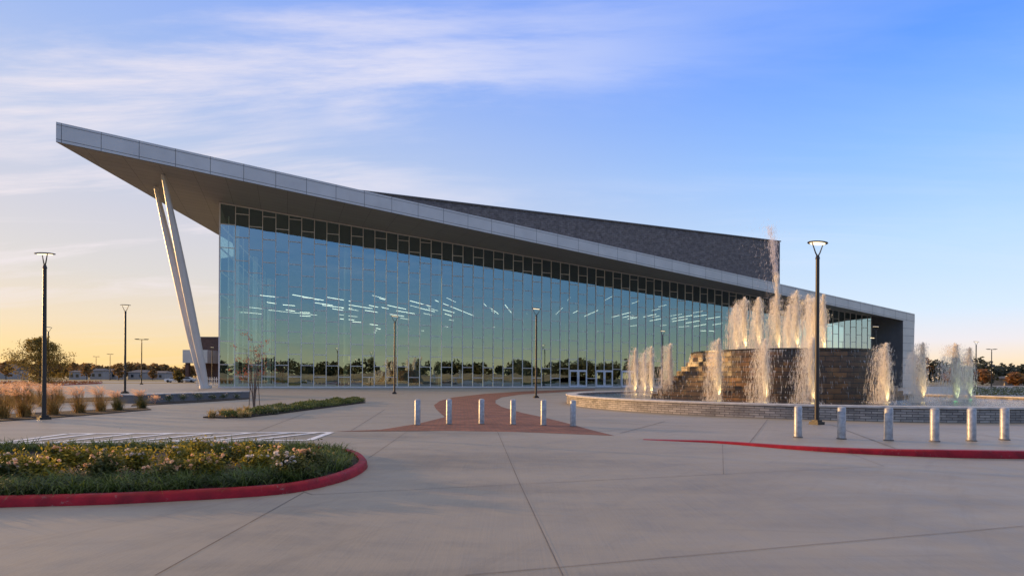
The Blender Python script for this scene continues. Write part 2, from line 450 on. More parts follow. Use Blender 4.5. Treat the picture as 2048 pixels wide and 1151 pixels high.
M['core'] = core_mat()
M['mist'] = spray_mat('water_mist', (.95, .90, .92), .16)
M['pale'] = leafmat('pale_leaf', (.16, .18, .09), (.30, .30, .16))

# ------------------------------------------------------------------ ground
def sheet(name, pts, mat, z=0.0, kind='structure'):
    mb = MB(); mb.face([(p[0], p[1], z) for p in pts])
    o = mb.build(name, mat); tag(o, kind=kind); return weld(o)

def ground_mat():
    m, nt, b = newmat('dry_grass_ground')
    co = coords(nt)
    n1 = node(nt, 'ShaderNodeTexNoise', ins={'Vector': co, 'Scale': .03, 'Detail': 6, 'Roughness': .6}).outputs[0]
    r = ramp(nt, n1, [(.35, (.15, .125, .05)), (.5, (.22, .165, .075)), (.65, (.11, .105, .04))])
    nt.links.new(r.outputs[0], b.inputs['Base Color']); b.inputs['Roughness'].default_value = .95
    return m
M['grassland'] = ground_mat()
sheet('ground', [(-3000, -3000), (3000, -3000), (3000, 3000), (-3000, 3000)], M['grassland'], -.02)
sheet('plaza', [(-95, -22), (60, -22), (75, 60), (150, 118), (150, 150), (-30, 150), (-95, 118)], M['plaza'], 0.0)
# road slab in the foreground, its far edge follows the photo
edge = [(-60, 866), (662, 864), (890, 861), (1044, 863.6), (1229, 871), (1440, 884), (1728, 906), (1900, 914), (2048, 917), (2200, 918)]
E = [gp(*p) for p in edge]
road = [(-60, E[0].y)] + [(p.x, p.y) for p in E] + [(60, E[-1].y), (60, -18), (-60, -18)]
sheet('road', road, M['road'], .004)
# brick paving
pv = [(665, 862.5), (760, 859), (836, 847), (890, 833.5), (880, 825), (872, 817), (868, 809.6), (880, 801), (907, 794), (969, 787), (1044, 782), (1133, 779), (1190, 777.5),
      (1190, 779.5), (1133, 783), (1044, 788), (1003, 794), (991, 800), (991, 806), (1003, 813), (1044, 825), (1085, 833.5), (1133, 845.5), (1181, 859), (1229, 871), (1044, 863.6), (890, 861)]
sheet('brick_paving', [gp(*p) for p in pv], M['paver'], .008)

def strips(name, segs, mat, z, w):
    mb = MB()
    for i_, (a, b) in enumerate(segs):
        a, b = gp(*a), gp(*b); a.z = b.z = i_ * .0004
        t = (b - a).normalized(); n = Vector((-t.y, t.x, 0)) * (w / 2)
        mb.face([(a - n) + Vector((0, 0, z)), (b - n) + Vector((0, 0, z)), (b + n) + Vector((0, 0, z)), (a + n) + Vector((0, 0, z))])
    o = mb.build(name, mat); tag(o, kind='structure'); return weld(o)
# expansion joints
strips('pavement_joint', [((310, 1151), (607, 985)), ((600, 981), (624, 989)), ((737, 916), (815, 862)), ((995, 863), (1040, 968)), ((1040, 968), (1126, 1151))], M['joint'], .0085, .010)
strips('hairline_joint', [((624, 989), (1040, 968)), ((1040, 968), (1768, 932)), ((1690, 903), (1768, 932)), ((930, 1151), (2048, 1052)), ((1445, 888), (1447, 948))], M['hair'], .0095, .010)
strips('plaza_joint', [((515, 862), (610, 826)), ((700, 862), (770, 818)), ((1500, 884), (1535, 838)), ((1240, 866), (1330, 842)), ((1660, 848), (1790, 896)),
                       ((1860, 858), (2048, 880)), ((500, 800), (960, 780)), ((430, 795), (800, 790)), ((560, 838), (890, 822)), ((1100, 840), (1560, 860))], M['hair'], .006, .03)
# painted hatch box
hat = [((-10, 886.5), (618, 880)), ((135, 867.5), (662, 864.5)), ((618, 880), (662, 864.5)), ((-10, 887), (135, 867.5))]
for i in range(8):
    x0 = 30 + i * 78; hat.append(((x0, 885.7 - x0 * .0095), (min(x0 + 165, 640), 867.6 - .005 * (x0 + 165) * .9)))
strips('painted_line', hat[:-1], M['white_paint'], .0125, .19)

# ------------------------------------------------------------------ the event centre
XA, YA = -41.3, 81.05
W = Vector((.931, .365, 0)).normalized()           # along the glass wall
N = Vector((W.y, -W.x, 0))                         # out of the glass wall towards the plaza
A = Vector((XA, YA, 0))
def s_at(px):
    u = (px - 1024) / F
    return (u * YA - XA) / (W.x - W.y * u)
S1 = s_at(1742)
B = A + W * S1
Tx = Vector((-50.5, 63.5, 27.4)); FD = Vector((.9155, .4024, 0)).normalized()
zA, zB = at(438, 405, A.y).z, at(1742, 632, B.y).z
# soffit plane through T, A top, B top
P0, P1, P2 = Tx, Vector((A.x, A.y, zA)), Vector((B.x, B.y, zB))
PN = (P1 - P0).cross(P2 - P0).normalized()
if PN.z < 0: PN = -PN
def on_soffit(x, y):
    return P0.z - (PN.x * (x - P0.x) + PN.y * (y - P0.y)) / PN.z
def ray_soffit(px, py, dz=0):
    rx, rz = ray(px, py); d = Vector((rx, 1, rz)); o = Vector((0, 0, H))
    return o + d * ((P0 + Vector((0, 0, dz)) - o).dot(PN) / d.dot(PN))
def s_fascia(px):
    u = (px - 1024) / F
    return (u * Tx.y - Tx.x) / (FD.x - FD.y * u)
FI, FO = s_fascia(1805), s_fascia(1828.5)
hall = empty('event_center', (A.x, A.y, 0))
tag(hall, 'long glass fronted event hall with a sloping silver overhanging roof', 'building')
def part(mb, name, mat=None, parent=None, smooth=False):
    o = mb.build(name, mat, None, smooth)
    p = parent or hall
    o.parent = p
    o.matrix_parent_inverse = Matrix.Translation(Vector((A.x, A.y, 0))).inverted() if p is hall else Matrix()
    return o
hall_inv = Matrix.Translation((-A.x, -A.y, 0))
bpy.context.view_layer.update()

# fascia: curve of bottom/top edge heights, panels with open joints
fb_px = [(108, 283), (600, 387), (900, 451), (1363, 548), (1660, 611), (1805, 640)]
ft_px = [(108, 240), (350, 295), (610, 357), (900, 421), (1160, 481), (1560, 569), (1828, 625)]
def zprof(pp):
    out = []
    for px, py in pp:
        s = s_fascia(px); q = Tx + FD * s
        out.append((s, at(px, py, q.y).z))
    # straight line fit
    n = len(out); sx = sum(a for a, b in out); sy = sum(b for a, b in out); sxx = sum(a * a for a, b in out); sxy = sum(a * b for a, b in out)
    k = (n * sxy - sx * sy) / (n * sxx - sx * sx); return (sy - k * sx) / n, k
b0, bk = zprof(fb_px); t0, tk = zprof(ft_px)
zb = lambda s: b0 + bk * s
zt = lambda s: t0 + tk * s
FN = Vector((FD.y, -FD.x, 0))
def fp(s, z, out=0.0):
    q = Tx + FD * s + FN * out
    return Vector((q.x, q.y, z))
mb = MB().mat(M['fasciaback'])
mb.face([fp(0, zb(0)), fp(FO, zb(FO)), fp(FO, zt(FO)), fp(0, zt(0))])
mb.mat(M['fascia'])
js = [0, .5] + [.5 + 3.66 * k for k in range(1, 60) if .5 + 3.66 * k < FO - 1.2] + [FO]
g = .026
for a, b in zip(js[:-1], js[1:]):
    for f0, f1 in ((0, .15), (.15, .86), (.86, 1)):
        def zz(s, f): return zb(s) + (zt(s) - zb(s)) * f
        lo = [fp(a + g, zz(a + g, f0) + g, .06), fp(b - g, zz(b - g, f0) + g, .06), fp(b - g, zz(b - g, f1) - g, .06), fp(a + g, zz(a + g, f1) - g, .06)]
        mb.face(lo)
o = part(mb, 'fascia')
# roof slab body and soffit
bl = ray_soffit(438, 470)
tipdir = Vector((bl.x - Tx.x, bl.y - Tx.y, 0)).normalized()
BL = Vector((Tx.x, Tx.y, 0)) + tipdir * 92
ext = Vector((-N.x, -N.y, 0))
BRp = B + ext * 45 + W * 3
def sof(p): return Vector((p.x, p.y, on_soffit(p.x, p.y)))
mb = MB()
nS = 24
for i in range(nS):        # soffit between fascia line and the wall line
    s0, s1 = FO * i / nS, FO * (i + 1) / nS
    w0, w1 = S1 * i / nS, S1 * (i + 1) / nS
    q0, q1 = A + W * w0, A + W * w1
    mb.face([fp(s0, zb(s0), -.01), Vector((q0.x, q0.y, zA + (zB - zA) * i / nS)), Vector((q1.x, q1.y, zA + (zB - zA) * (i + 1) / nS)), fp(s1, zb(s1), -.01)])
TT = fp(0, zb(0), -.01); AT = Vector((A.x, A.y, zA))
BLs = Vector((BL.x, BL.y, on_soffit(BL.x, BL.y)))
A2 = A + Vector((-.25, .968, 0)) * 66; A2s = Vector((A2.x, A2.y, on_soffit(A2.x, A2.y)))
mb.face([TT, BLs, A2s, AT])
part(mb, 'soffit', M['soffit'])
mb = MB()                  # roof deck
deck = [fp(0, zt(0) - .02, -.02), fp(FO, zt(FO) - .02, -.02), Vector((BRp.x, BRp.y, zt(FO))), BLs + Vector((0, 0, 2.0))]
mb.face(deck)
mb.face([BLs, TT, deck[0], deck[3]])
part(mb, 'roof', M['roof'])
# portal leg at the right end (front face is panelled, inner face charcoal)
leg = MB().mat(M['fascia'])
zl = zb(FI)
def xo(z):                 # outer edge leans in towards the ground
    return FO - .45 * (1 - z / zt(FO))
rows = [0.0] + [zl * k / 9 for k in range(1, 10)]
for z0, z1 in zip(rows[:-1], rows[1:]):
    leg.face([fp(FI, z0 + .03, .05), fp(xo(z0), z0 + .03, .05), fp(xo(z1), z1 - .03, .05), fp(FI, z1 - .03, .05)])
leg.mat(M['fasciaback'])
leg.face([fp(FI, 0), fp(xo(0), 0), fp(xo(zl), zl), fp(FI, zl)])
leg.mat(M['darkpanel'])
B2 = B + W * .02
leg.face([fp(FI, 0), fp(FI, zl), Vector((B2.x, B2.y, zB)), Vector((B2.x, B2.y, 0))])
leg.mat(M['fascia'])
leg.face([fp(xo(0), 0), fp(xo(0), 0) - FN * 9, fp(FO, zt(FO)) - FN * 9, fp(FO, zt(FO))])
part(leg, 'portal_wall')

# curtain wall glass + mullions
def ztop(s): return zA + (zB - zA) * s / S1
def wp(s, z, out=0.0):
    q = A + W * s + N * out
    return Vector((q.x, q.y, z))
PITCH = 1.77
cols = [0.0, 2.0]
while cols[-1] + PITCH < S1 - .3: cols.append(cols[-1] + PITCH)
cols.append(S1)
D0 = [31, 34, 37]          # first column of each pair of doors
doorcols = [c for d in D0 for c in (d, d + 1)]
DH = 3.05
mg = MB(); mm = MB()
TW = .09
rng = random.Random(3)
for i, (a, b) in enumerate(zip(cols[:-1], cols[1:])):
    zs = [0.0]
    off = 3.3 if i % 2 == 0 else 1.62
    if i in doorcols: zs[0] = DH; off = 6.6 if i % 2 == 0 else 4.92
    k = off
    while k < min(ztop(a), ztop(b)) - .5:
        zs.append(k); k += 3.3
    for j, z0 in enumerate(zs):
        z1a = z1b = zs[j + 1] if j + 1 < len(zs) else None
        if z1a is None: z1a, z1b = ztop(a), ztop(b)
        # panes are never perfectly coplanar
        t1, t2 = rng.uniform(-.005, .005), rng.uniform(-.006, .006)
        mg.face([wp(a, z0, t1), wp(b, z0, -t1), wp(b, z1b, -t1 + t2), wp(a, z1a, t1 + t2)])
        if z0 > 0:
            mm.bar(wp(a + .05, z0, .05), wp(b - .05, z0, .05), TW, .09, side=(0, 0, 1))
for i, s in enumerate(cols):
    mm.bar(wp(s, 0, .04), wp(s, ztop(s) - .02, .04), .092 if 0 < i < len(cols) - 1 else .18, .14, side=W)
mm.bar(wp(0, ztop(0) - .06, .03), wp(S1, ztop(S1) - .06, .03), .14, .2, side=(0, 0, 1))
for a, b in ((0, cols[D0[0]]), (cols[D0[0] + 2], cols[D0[1]]), (cols[D0[1] + 2], cols[D0[2]]), (cols[D0[2] + 2], S1)):
    mm.bar(wp(a + .02, .10, .06), wp(b - .02, .10, .06), .2, .12, side=(0, 0, 1))
glass_o = part(mg, 'curtain_wall', M['glass'])
mo = mm.build('mullion', M['mull']); mo.parent = glass_o
# left return wall: clear glass seen from inside
LR = Vector((-.25, .968, 0)).normalized()
mg = MB(); mm = MB()
def lp(s, z): q = A + LR * s; return Vector((q.x, q.y, z))
nL = 12
for i in range(nL):
    a, b = i * 5.5, (i + 1) * 5.5
    za, zb_ = on_soffit(*lp(a, 0)[:2]), on_soffit(*lp(b, 0)[:2])
    mg.face([lp(a + .02, 0), lp(b, 0), lp(b, zb_), lp(a + .02, za)])
    mm.bar(lp(b, 0), lp(b, zb_), .10 if i % 3 != 1 else .5, .15 if i % 3 != 1 else .8, side=N)
for z in [3.3 * k for k in range(1, 8)]:
    mm.bar(lp(.1, z), lp(nL * 5.5, z), .12, .2, side=(0, 0, 1))
lo = part(mg, 'side_glazing', M['glassclear'])
m2 = mm.build('mullion', M['mull']); m2.parent = lo
# interior shell
def ip(s, d, z):           # s along the wall, d metres behind the glass
    q = A + W * s - N * d
    return Vector((q.x, q.y, z))
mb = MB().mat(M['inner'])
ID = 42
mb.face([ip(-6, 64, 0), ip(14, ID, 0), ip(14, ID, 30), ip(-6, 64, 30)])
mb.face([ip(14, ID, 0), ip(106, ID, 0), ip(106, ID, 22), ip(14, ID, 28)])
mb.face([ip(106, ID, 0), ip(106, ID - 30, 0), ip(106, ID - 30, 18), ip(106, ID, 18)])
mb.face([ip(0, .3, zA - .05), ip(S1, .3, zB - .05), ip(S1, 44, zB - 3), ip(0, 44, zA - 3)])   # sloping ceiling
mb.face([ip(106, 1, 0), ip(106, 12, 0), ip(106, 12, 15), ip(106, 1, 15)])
mb.mat(M['innerl'])
for d0, z0 in ((20, 5.2), (26, 10.0)):
    mb.box(ip(62, d0 + 8, z0), 84, 16, .9, W)
mb.box(ip(60, 30, 7), 12, 8, 14, W); mb.box(ip(90, 22, 6), 5, 5, 12, W)
mb.box(ip(34, 24, 3.5), 9, .6, 7, W)
part(mb, 'interior_wall')
for s in (18, 34, 50, 66, 82, 98):
    c = MB(); c.tube([ip(s, 8, 0), ip(s, 8, ztop(s) - 1)], .38, 12); part(c, 'interior_column', M['innerl'], smooth=False)
st = MB()
for k in range(18):
    st.box(ip(44 + k * .55, 14, .3 + k * .3), .55, 3, .3, W)
st.bar(ip(43.5, 12.4, 1.1), ip(54, 12.4, 6.4), .12); st.bar(ip(43.5, 12.4, .1), ip(54, 12.4, 5.4), .35)
part(st, 'staircase', M['innerl'])
gg = MB(); gm = MB()
gg.face([ip(106, 16, 0), ip(S1 + 6, 16, 0), ip(S1 + 6, 16, 15), ip(106, 16, 16)])
for k in range(14): gm.bar(ip(106 + k * 2.2, 15.9, 0), ip(106 + k * 2.2, 15.9, 15), .16 if k % 4 else .7, .3, side=W)
for z in (2.2, 4.4, 5.1, 8, 11): gm.bar(ip(106, 15.8, z), ip(S1 + 5, 15.8, z), .16 if z != 5.1 else .6, .3, side=(0, 0, 1))
go = part(gg, 'side_glazing', M['glassclear']); g2 = gm.build('mullion', M['mull']); g2.parent = go
# yellow strips: glimmer of lit mullions put into colour, middle of the hall
for k in range(9):
    c = MB(); s = 55 + k * 3.54
    z0 = rng.uniform(3, 5)
    c.box(ip(s, 1.2, z0 + 3.6), .10, .3, 7.2, W)
    part(c, 'glimmer_strip', plain('glimmer_yellow', (.62, .48, .22), .5) if k == 0 else bpy.data.materials['glimmer_yellow'])
# linear ceiling lights (converge to one point in the photo)
VP = (1067, 677)
LL = [(520, 590, 556, 594), (585, 589, 647, 600), (655, 594, 701, 602), (534, 604, 552, 607), (566, 609, 590, 611), (630, 605, 665, 610), (645, 610, 712, 618), (572, 619, 590, 622), (665, 617, 686, 620),
      (600, 624, 620, 625), (600, 631, 621, 632), (680, 637, 722, 641), (705, 643, 722, 644), (690, 608, 746, 617), (738, 610, 756, 614), (730, 620, 755, 624), (759, 596, 770, 599), (763, 614, 777, 617),
      (775, 610, 812, 618), (820, 601, 868, 614), (841, 616, 878, 625), (793, 621, 848, 630), (780, 628, 815, 633), (870, 600, 950, 632), (880, 617, 920, 628), (890, 627, 905, 632), (967, 606, 973, 612),
      (980, 615, 1002, 631), (1010, 609, 1025, 628), (1049, 611, 1055, 631), (1108, 632, 1125, 615), (1146, 626, 1155, 621), (1158, 637, 1196, 620), (1205, 639, 1261, 624), (1240, 636, 1265, 630),
      (1250, 639, 1275, 634), (1275, 636, 1312, 628), (1290, 643, 1322, 637), (1322, 641, 1385, 630), (1325, 646, 1375, 637), (1350, 649, 1400, 641), (1380, 634, 1415, 629), (1378, 654, 1412, 648),
      (1395, 640, 1440, 633), (1420, 650, 1445, 646), (1400, 661, 1412, 661), (1418, 661, 1430, 662), (740, 648, 775, 652), (752, 656, 775, 660), (748, 664, 768, 668)]
for k_ in range(34):                  # fainter rows further in
    x_, y_ = rng.uniform(470, 1440), rng.uniform(588, 662)
    if abs(x_ - VP[0]) < 60: continue
    f_ = rng.uniform(.05, .11); LL.append((x_, y_, x_ + (VP[0] - x_) * f_, y_ + (VP[1] - y_) * f_))
for i_, q in enumerate(LL):
    o1 = math.hypot(q[0] - VP[0], q[1] - VP[1]); o2 = math.hypot(q[2] - VP[0], q[3] - VP[1])
    p, r = ((q[0], q[1]), (q[2], q[3])) if o1 > o2 else ((q[2], q[3]), (q[0], q[1]))
    u = (p[0] - 1024) / F; s = s_at(p[0]); Y0 = (A + W * s).y + 6 + (p[1] - 590) * .25
    Y1 = Y0 * max(o1, o2) / min(o1, o2); Y1 = min(Y1, Y0 + 22)
    c = MB(); c.bar(at(*p, Y0), at(*r, Y1), *((.085, .06) if i_ < 50 else (.045, .04))); part(c, 'ceiling_light', M['linelight'])
# doors
for d in D0:
    for c in (0, 1):
        a, b = cols[d + c] + .06, cols[d + c + 1] - .06
        if c == 0: b = cols[d + 1] - .012
        else: a = cols[d + 1] + .012
        f = MB(); fw = .2
        o_ = .16
        f.bar(wp(a + fw / 2, .02, o_), wp(a + fw / 2, DH - .03, o_), fw, .09, side=W); f.bar(wp(b - fw / 2, .02, o_), wp(b - fw / 2, DH - .03, o_), fw, .09, side=W)
        f.bar(wp(a + fw, DH - .15, o_), wp(b - fw, DH - .15, o_), .24, .085, side=(0, 0, 1)); f.bar(wp(a + fw, .2, o_), wp(b - fw, .2, o_), .36, .085, side=(0, 0, 1))
        do = part(f, 'door', M['door'])
        gq = MB(); gq.face([wp(a + fw, .38, .15), wp(b - fw, .38, .15), wp(b - fw, DH - .27, .15), wp(a + fw, DH - .27, .15)])
        x = gq.build('door_glass', M['glass']); x.parent = do
        hd = MB(); hx = b - .1 if c == 0 else a + .1
        hd.bar(wp(hx, .9, .26), wp(hx, 1.6, .26), .04); x = hd.build('handle', M['door']); x.parent = do
# brick fly tower behind the roof
M['slate'] = brick_mat('charcoal_brick', (.215, .19, .185), (.16, .14, .14), (.12, .108, .108), 1.1, .42, .9, .04, rot=None, var=.45, bump=.4, uv='UV')
TD = 26
def tower():
    def sd(px):
        u = (px - 1024) / F; P = A - N * TD
        return (u * P.y - P.x) / (W.x - W.y * u)
    s0, s1 = sd(560), sd(1558.5)
    zt_ = at(1558.5, 483.5, (A - N * TD + W * s1).y).z
    me_v = [ip(s0, TD, 8), ip(s1, TD, 8), ip(s1, TD, zt_), ip(s0, TD, zt_), ip(s0, TD + 30, 8), ip(s1, TD + 30, 8), ip(s1, TD + 30, zt_), ip(s0, TD + 30, zt_)]
    mb = MB(); mb.poly(me_v, [(0, 1, 2, 3), (1, 5, 6, 2), (3, 2, 6, 7), (0, 3, 7, 4), (5, 4, 7, 6)])
    o = part(mb, 'fly_tower', M['slate'])
    uvl = o.data.uv_layers.new(name='UVMap')
    for pl in o.data.polygons:
        for li in pl.loop_indices:
            co = o.data.vertices[o.data.loops[li].vertex_index].co
            q = co - A
            uvl.data[li].uv = (q.dot(W) + q.dot(N), co.z)
    cp = MB(); cp.bar(ip(s0, TD - .05, zt_ + .12), ip(s1 + .1, TD - .05, zt_ + .12), .24, .5, side=(0, 0, 1)); cp.bar(ip(s1 + .05, TD + .2, zt_ + .12), ip(s1 + .05, TD + 30, zt_ + .12), .24, .5, side=(0, 0, 1))
    x = cp.build('coping', M['darkpanel']); x.parent = o
tower()
# raking steel columns
base = gp(411, 776)
for (tpx, bx) in (((326, 349), 413.5), ((311, 373), 406)):
    t = ray_soffit(*tpx); bb = gp(bx, 776) + Vector((0, 0, 0)); n = 8
    pts = [bb.lerp(t, k / n) for k in range(n + 1)]
    rad = [.30, .42, .48, .50, .50, .47, .42, .34, .22]
    c = MB(); c.tube(pts, rad, 20); o = part(c, 'raking_column', M['strut']); smooth_angle(o)
pl = MB(); pl.tube([base + Vector((0, 0, 0)), base + Vector((0, 0, .35))], .75, 20); part(pl, 'column_base', M['strut'])

# parented parts were built in world space: give each the inverse of its parent's place
def fix(o):
    for ch in o.children:
        ch.matrix_parent_inverse = hall_inv if o is hall else Matrix()
        fix(ch)
fix(hall)

# ------------------------------------------------------------------ fountain
FC = Vector((17.8, 36.0, 0)); FR = 14.3
M['rim'] = brick_mat('rim_brick', (.44, .39, .34), (.25, .225, .205), (.09, .08, .075), .40, .098, .6, .012, var=.45, bump=.6, uv='UV')
M['ledge'] = brick_mat('ledge_stone', (.19, .082, .016), (.020, .012, .008), (.008, .006, .005), 0.86, .285, .44, .022, var=.75, bump=1.0, uv='UV', spec=.8, bias=-.15)
def uv_cyl(o, c, rr):
    uvl = o.data.uv_layers.new(name='UVMap')
    for p in o.data.polygons:
        cc = p.center; a0 = math.atan2(cc.y - c.y, cc.x - c.x)
        for li in p.loop_indices:
            co = o.data.vertices[o.data.loops[li].vertex_index].co
            a = math.atan2(co.y - c.y, co.x - c.x)
            while a - a0 > math.pi: a -= 2 * math.pi
            while a - a0 < -math.pi: a += 2 * math.pi
            if abs(p.normal.z) > .7:
                uvl.data[li].uv = (co.x, co.y)
            else:
                uvl.data[li].uv = (a * rr, co.z)
fountain = empty('fountain', tuple(FC))
tag(fountain, 'round brick fountain pool with a stepped dark stone cascade in the middle', 'fountain')
O = Vector((0, 0, 0))
mb = MB(); mb.lathe([(FR - .55, .40), (FR - .55, 0), (FR, 0), (FR, .52), (FR - .55, .52), (FR - .55, .40)], 128)
o = mb.build('basin_wall', M['rim'], fountain); weld(o); uv_cyl(o, O, FR); smooth_angle(o)
mb = MB(); mb.lathe([(FR - .62, .52), (FR + .07, .52), (FR + .07, .585), (FR + .05, .60), (FR - .60, .60), (FR - .62, .585), (FR - .62, .52)], 128)
o = mb.build('coping', M['cap'], fountain); weld(o); smooth_angle(o)
mb = MB(); mb.lathe([(0.01, .43), (FR - .54, .43)], 96); o = mb.build('pool_water', M['water'], fountain)
# cascade: courses of a drum with shoulders that step out on both sides
NC = 10; Z0, Z1 = .40, 3.20; CO = Vector((-1.05, -.2, 0))
ca = MB(); jr = random.Random(5)
def outline(k):
    f = k / (NC - 1)                       # 0 bottom, 1 top
    Rr = 5.30
    L = 8.1 - (8.1 - 5.36) * (f ** .85)
    hw = 3.6 - 1.3 * f
    pts = []
    n = 120
    ca_, sa_ = math.cos(R(-3)), math.sin(R(-3))
    for i in range(n):
        a = 2 * math.pi * i / n
        c, s = math.cos(a), math.sin(a)
        # superellipse shoulder
        th = math.atan2(abs(s), abs(c)); p0 = math.acos(min(1, Rr / L))
        r = Rr / math.cos(p0 - th) if th < p0 else Rr
        blk = int((a * 6.2 / 1.25) + (k % 2) * .5)
        r += ((blk * 7919 + k * 104729) % 13 - 6) * .013
        pts.append((r * c, r * s))
    return pts
hc = (Z1 - Z0) / NC
for k in range(NC):
    pts = outline(k); z0, z1 = Z0 + k * hc, Z0 + (k + 1) * hc
    ca.prism([(x, y, z0) for x, y in pts], [(x, y, z1 - .0) for x, y in pts])
o = ca.build('stone_cascade', M['ledge'], fountain); uv_cyl(o, O, 5.4); o.location = CO
mb = MB(); mb.lathe([(4.6, Z1), (5.38, Z1 + .0), (5.38, Z1 + .09), (4.6, Z1 + .09), (4.6, Z1)], 96)
o = mb.build('cascade_lip', plain('wet_slate', (.035, .032, .032), .25, var=.4, scale=3), fountain); weld(o); o.location = CO
mb = MB(); mb.lathe([(.01, Z1 + .05), (4.65, Z1 + .05)], 64); mb.build('upper_pool', M['water'], fountain).location = CO
# thin veils of water running over the ledges
vm = MB(); vr = random.Random(11)
for i in range(1100):
    a = vr.uniform(math.pi * .92, math.pi * 2.08) if vr.random() < .45 else vr.uniform(math.pi * .85, math.pi * 1.42)
    k = vr.randrange(NC - 1) if vr.random() < .8 else NC - 1
    pts = outline(k); x, y = pts[int(a / (2 * math.pi) * 120) % 120]
    r = math.hypot(x, y) + .03
    zt_ = Z0 + (k + 1) * hc; ln = vr.uniform(.06, hc * (.9 if vr.random() < .8 else 2.0)); w = vr.uniform(.006, .02)
    c, s = math.cos(a), math.sin(a); t = Vector((-s, c, 0)); q = Vector((r * c, r * s, zt_))
    zb__ = max(.44, zt_ - ln)
    p = [q - t * w, q + t * w, q + Vector((c, s, 0)) * w]
    vm.poly(p + [Vector((q.x + c * .06, q.y + s * .06, zb__))], [(0, 1, 3), (1, 2, 3), (2, 0, 3)])
vm.build('falling_water', spray_mat('thin_water', (.9, .9, .9), .42), fountain).location = CO

# water jets
M['glow_g'] = emit('pool_light_green', (.25, 1.0, .35), .9)
M['glow_y'] = emit('pool_light_amber', (1.0, .78, .36), 1.0)
def streak(mb, p, v, w, ln):
    t = v.normalized(); x = t.orthogonal().normalized(); y = t.cross(x)
    a = p - t * ln * .5; b = p + t * ln * .5
    mb.poly([a, b + x * w, b - x * w * .5 + y * w * .87, b - x * w * .5 - y * w * .87], [(0, 1, 2), (0, 2, 3), (0, 3, 1), (1, 3, 2)])
def jet(px, z0, Y, py_top, seed, n=1500, wind=.30, fat=1.0, tall=None):
    rnd = random.Random(seed)
    rx, _ = ray(px, 780)
    base = Vector((rx * Y, Y, z0)); top = at(px, py_top, Y).z - z0
    root = empty('water_jet', tuple(base))
    g = 9.8; v0 = math.sqrt(2 * g * top)
    col = MB(); spr = MB()
    # rising column
    for i in range(int(n * .38)):
        f = rnd.random() ** .8
        z = f * top * .97
        rad = (.035 + .17 * math.sin(min(1, f) ** .8 * math.pi * .93)) * fat
        a = rnd.uniform(0, 6.283); r = rad * math.sqrt(rnd.random())
        p = Vector((r * math.cos(a) - wind * .08 * f, r * math.sin(a), z))
        streak(col, p, Vector((rnd.gauss(0, .03), rnd.gauss(0, .03), 1)), rnd.uniform(.014, .034) * fat * .8, rnd.uniform(.15, .5))
    # falling spray on ballistic arcs
    arcs = int(44 * fat)
    for k in range(arcs):
        vx = rnd.gauss(-wind * .45, .24) * fat; vy = rnd.gauss(0, .24) * fat; vz = v0 * (1 - abs(rnd.gauss(0, .14)))
        T = 2 * vz / g
        for j in range(int(n * 1.5 / arcs)):
            t = T * (rnd.uniform(.42, 1.0) if rnd.random() < .85 else rnd.uniform(.3, .6))
            w_ = -wind * .22 * t * t
            sp = .05 + .06 * t
            p = Vector((vx * t + w_ + rnd.gauss(0, sp), vy * t + rnd.gauss(0, sp), vz * t - .5 * g * t * t + rnd.gauss(0, .05)))
            if p.z < 0: continue
            v = Vector((vx - 2 * wind * .22 * t, vy, vz - g * t))
            sl = min(abs(v.z) * .035, .26) + .03
            streak(spr, p, v, rnd.uniform(.004, .009), sl * rnd.uniform(.8, 2.2))
    # crown of droplets
    for i in range(int(n * .08)):
        p = Vector((rnd.gauss(-.03, .10 * fat), rnd.gauss(0, .10 * fat), top * (1 - abs(rnd.gauss(0, .09))) + .08 * rnd.random()))
        streak(spr, p, Vector((rnd.gauss(0, 1), rnd.gauss(0, 1), 1)), rnd.uniform(.010, .024), rnd.uniform(.03, .07))
    # splash ring where it lands
    for i in range(int(n * .10)):
        a = rnd.uniform(0, 6.283); r = abs(rnd.gauss(.35, .3))
        p = Vector((r * math.cos(a) - wind * .9, r * math.sin(a), abs(rnd.gauss(0, .06))))
        streak(spr, p, Vector((rnd.gauss(0, 1), rnd.gauss(0, 1), .8)), rnd.uniform(.008, .02), rnd.uniform(.03, .09))
    if tall:
        hgt = at(px, tall, Y).z - z0
        ms = MB()
        for i in range(1700):
            f = rnd.random() ** 1.2
            z = f * hgt
            sp = .03 + .13 * f ** 2
            p = Vector((rnd.gauss(-.5 * f ** 2.2, sp), rnd.gauss(0, sp), z))
            if z > top * 1.35: streak(ms, p, Vector((rnd.gauss(0, .2), rnd.gauss(0, .2), 1)), rnd.uniform(.012, .03), rnd.uniform(.15, .45))
            else: streak(col, p, Vector((0, 0, 1)), rnd.uniform(.008, .02), rnd.uniform(.1, .4))
        for i in range(350):
            f = rnd.random()
            p = Vector((rnd.gauss(-.3 - .9 * f, .12 + .5 * f), rnd.gauss(0, .3 + .3 * f), hgt * (.25 + .8 * f)))
            streak(ms, p, Vector((-.3, 0, -1)), rnd.uniform(.008, .022), rnd.uniform(.06, .22))
        ms.build('mist', M['mist'], root)
    gl = MB(); gl.lathe([(.07, .0), (.10, .02), (.07, .035), (.001, .035)], 12)
    gl.build('pool_light', M['glow_g'] if px in (1912, 1940) else M['glow_y'], root)
    ld = bpy.data.lights.new('pool_light_beam', 'SPOT'); ld.energy = (260 if z0 < 1 else 380) * (.45 if px in (1912, 1940) else 1); ld.spot_size = R(46); ld.spot_blend = .8; ld.shadow_soft_size = .05
    ld.color = (.80, 1.0, .50) if px in (1912, 1940) else (1.0, .74, .34)
    lo_ = bpy.data.objects.new('pool_light_beam', ld); COL.objects.link(lo_); lo_.parent = root; lo_.location = (0, -.16, .06); lo_.rotation_euler = (math.pi, 0, 0)
    rows = []; nz = 16                      # the connected stream in the middle
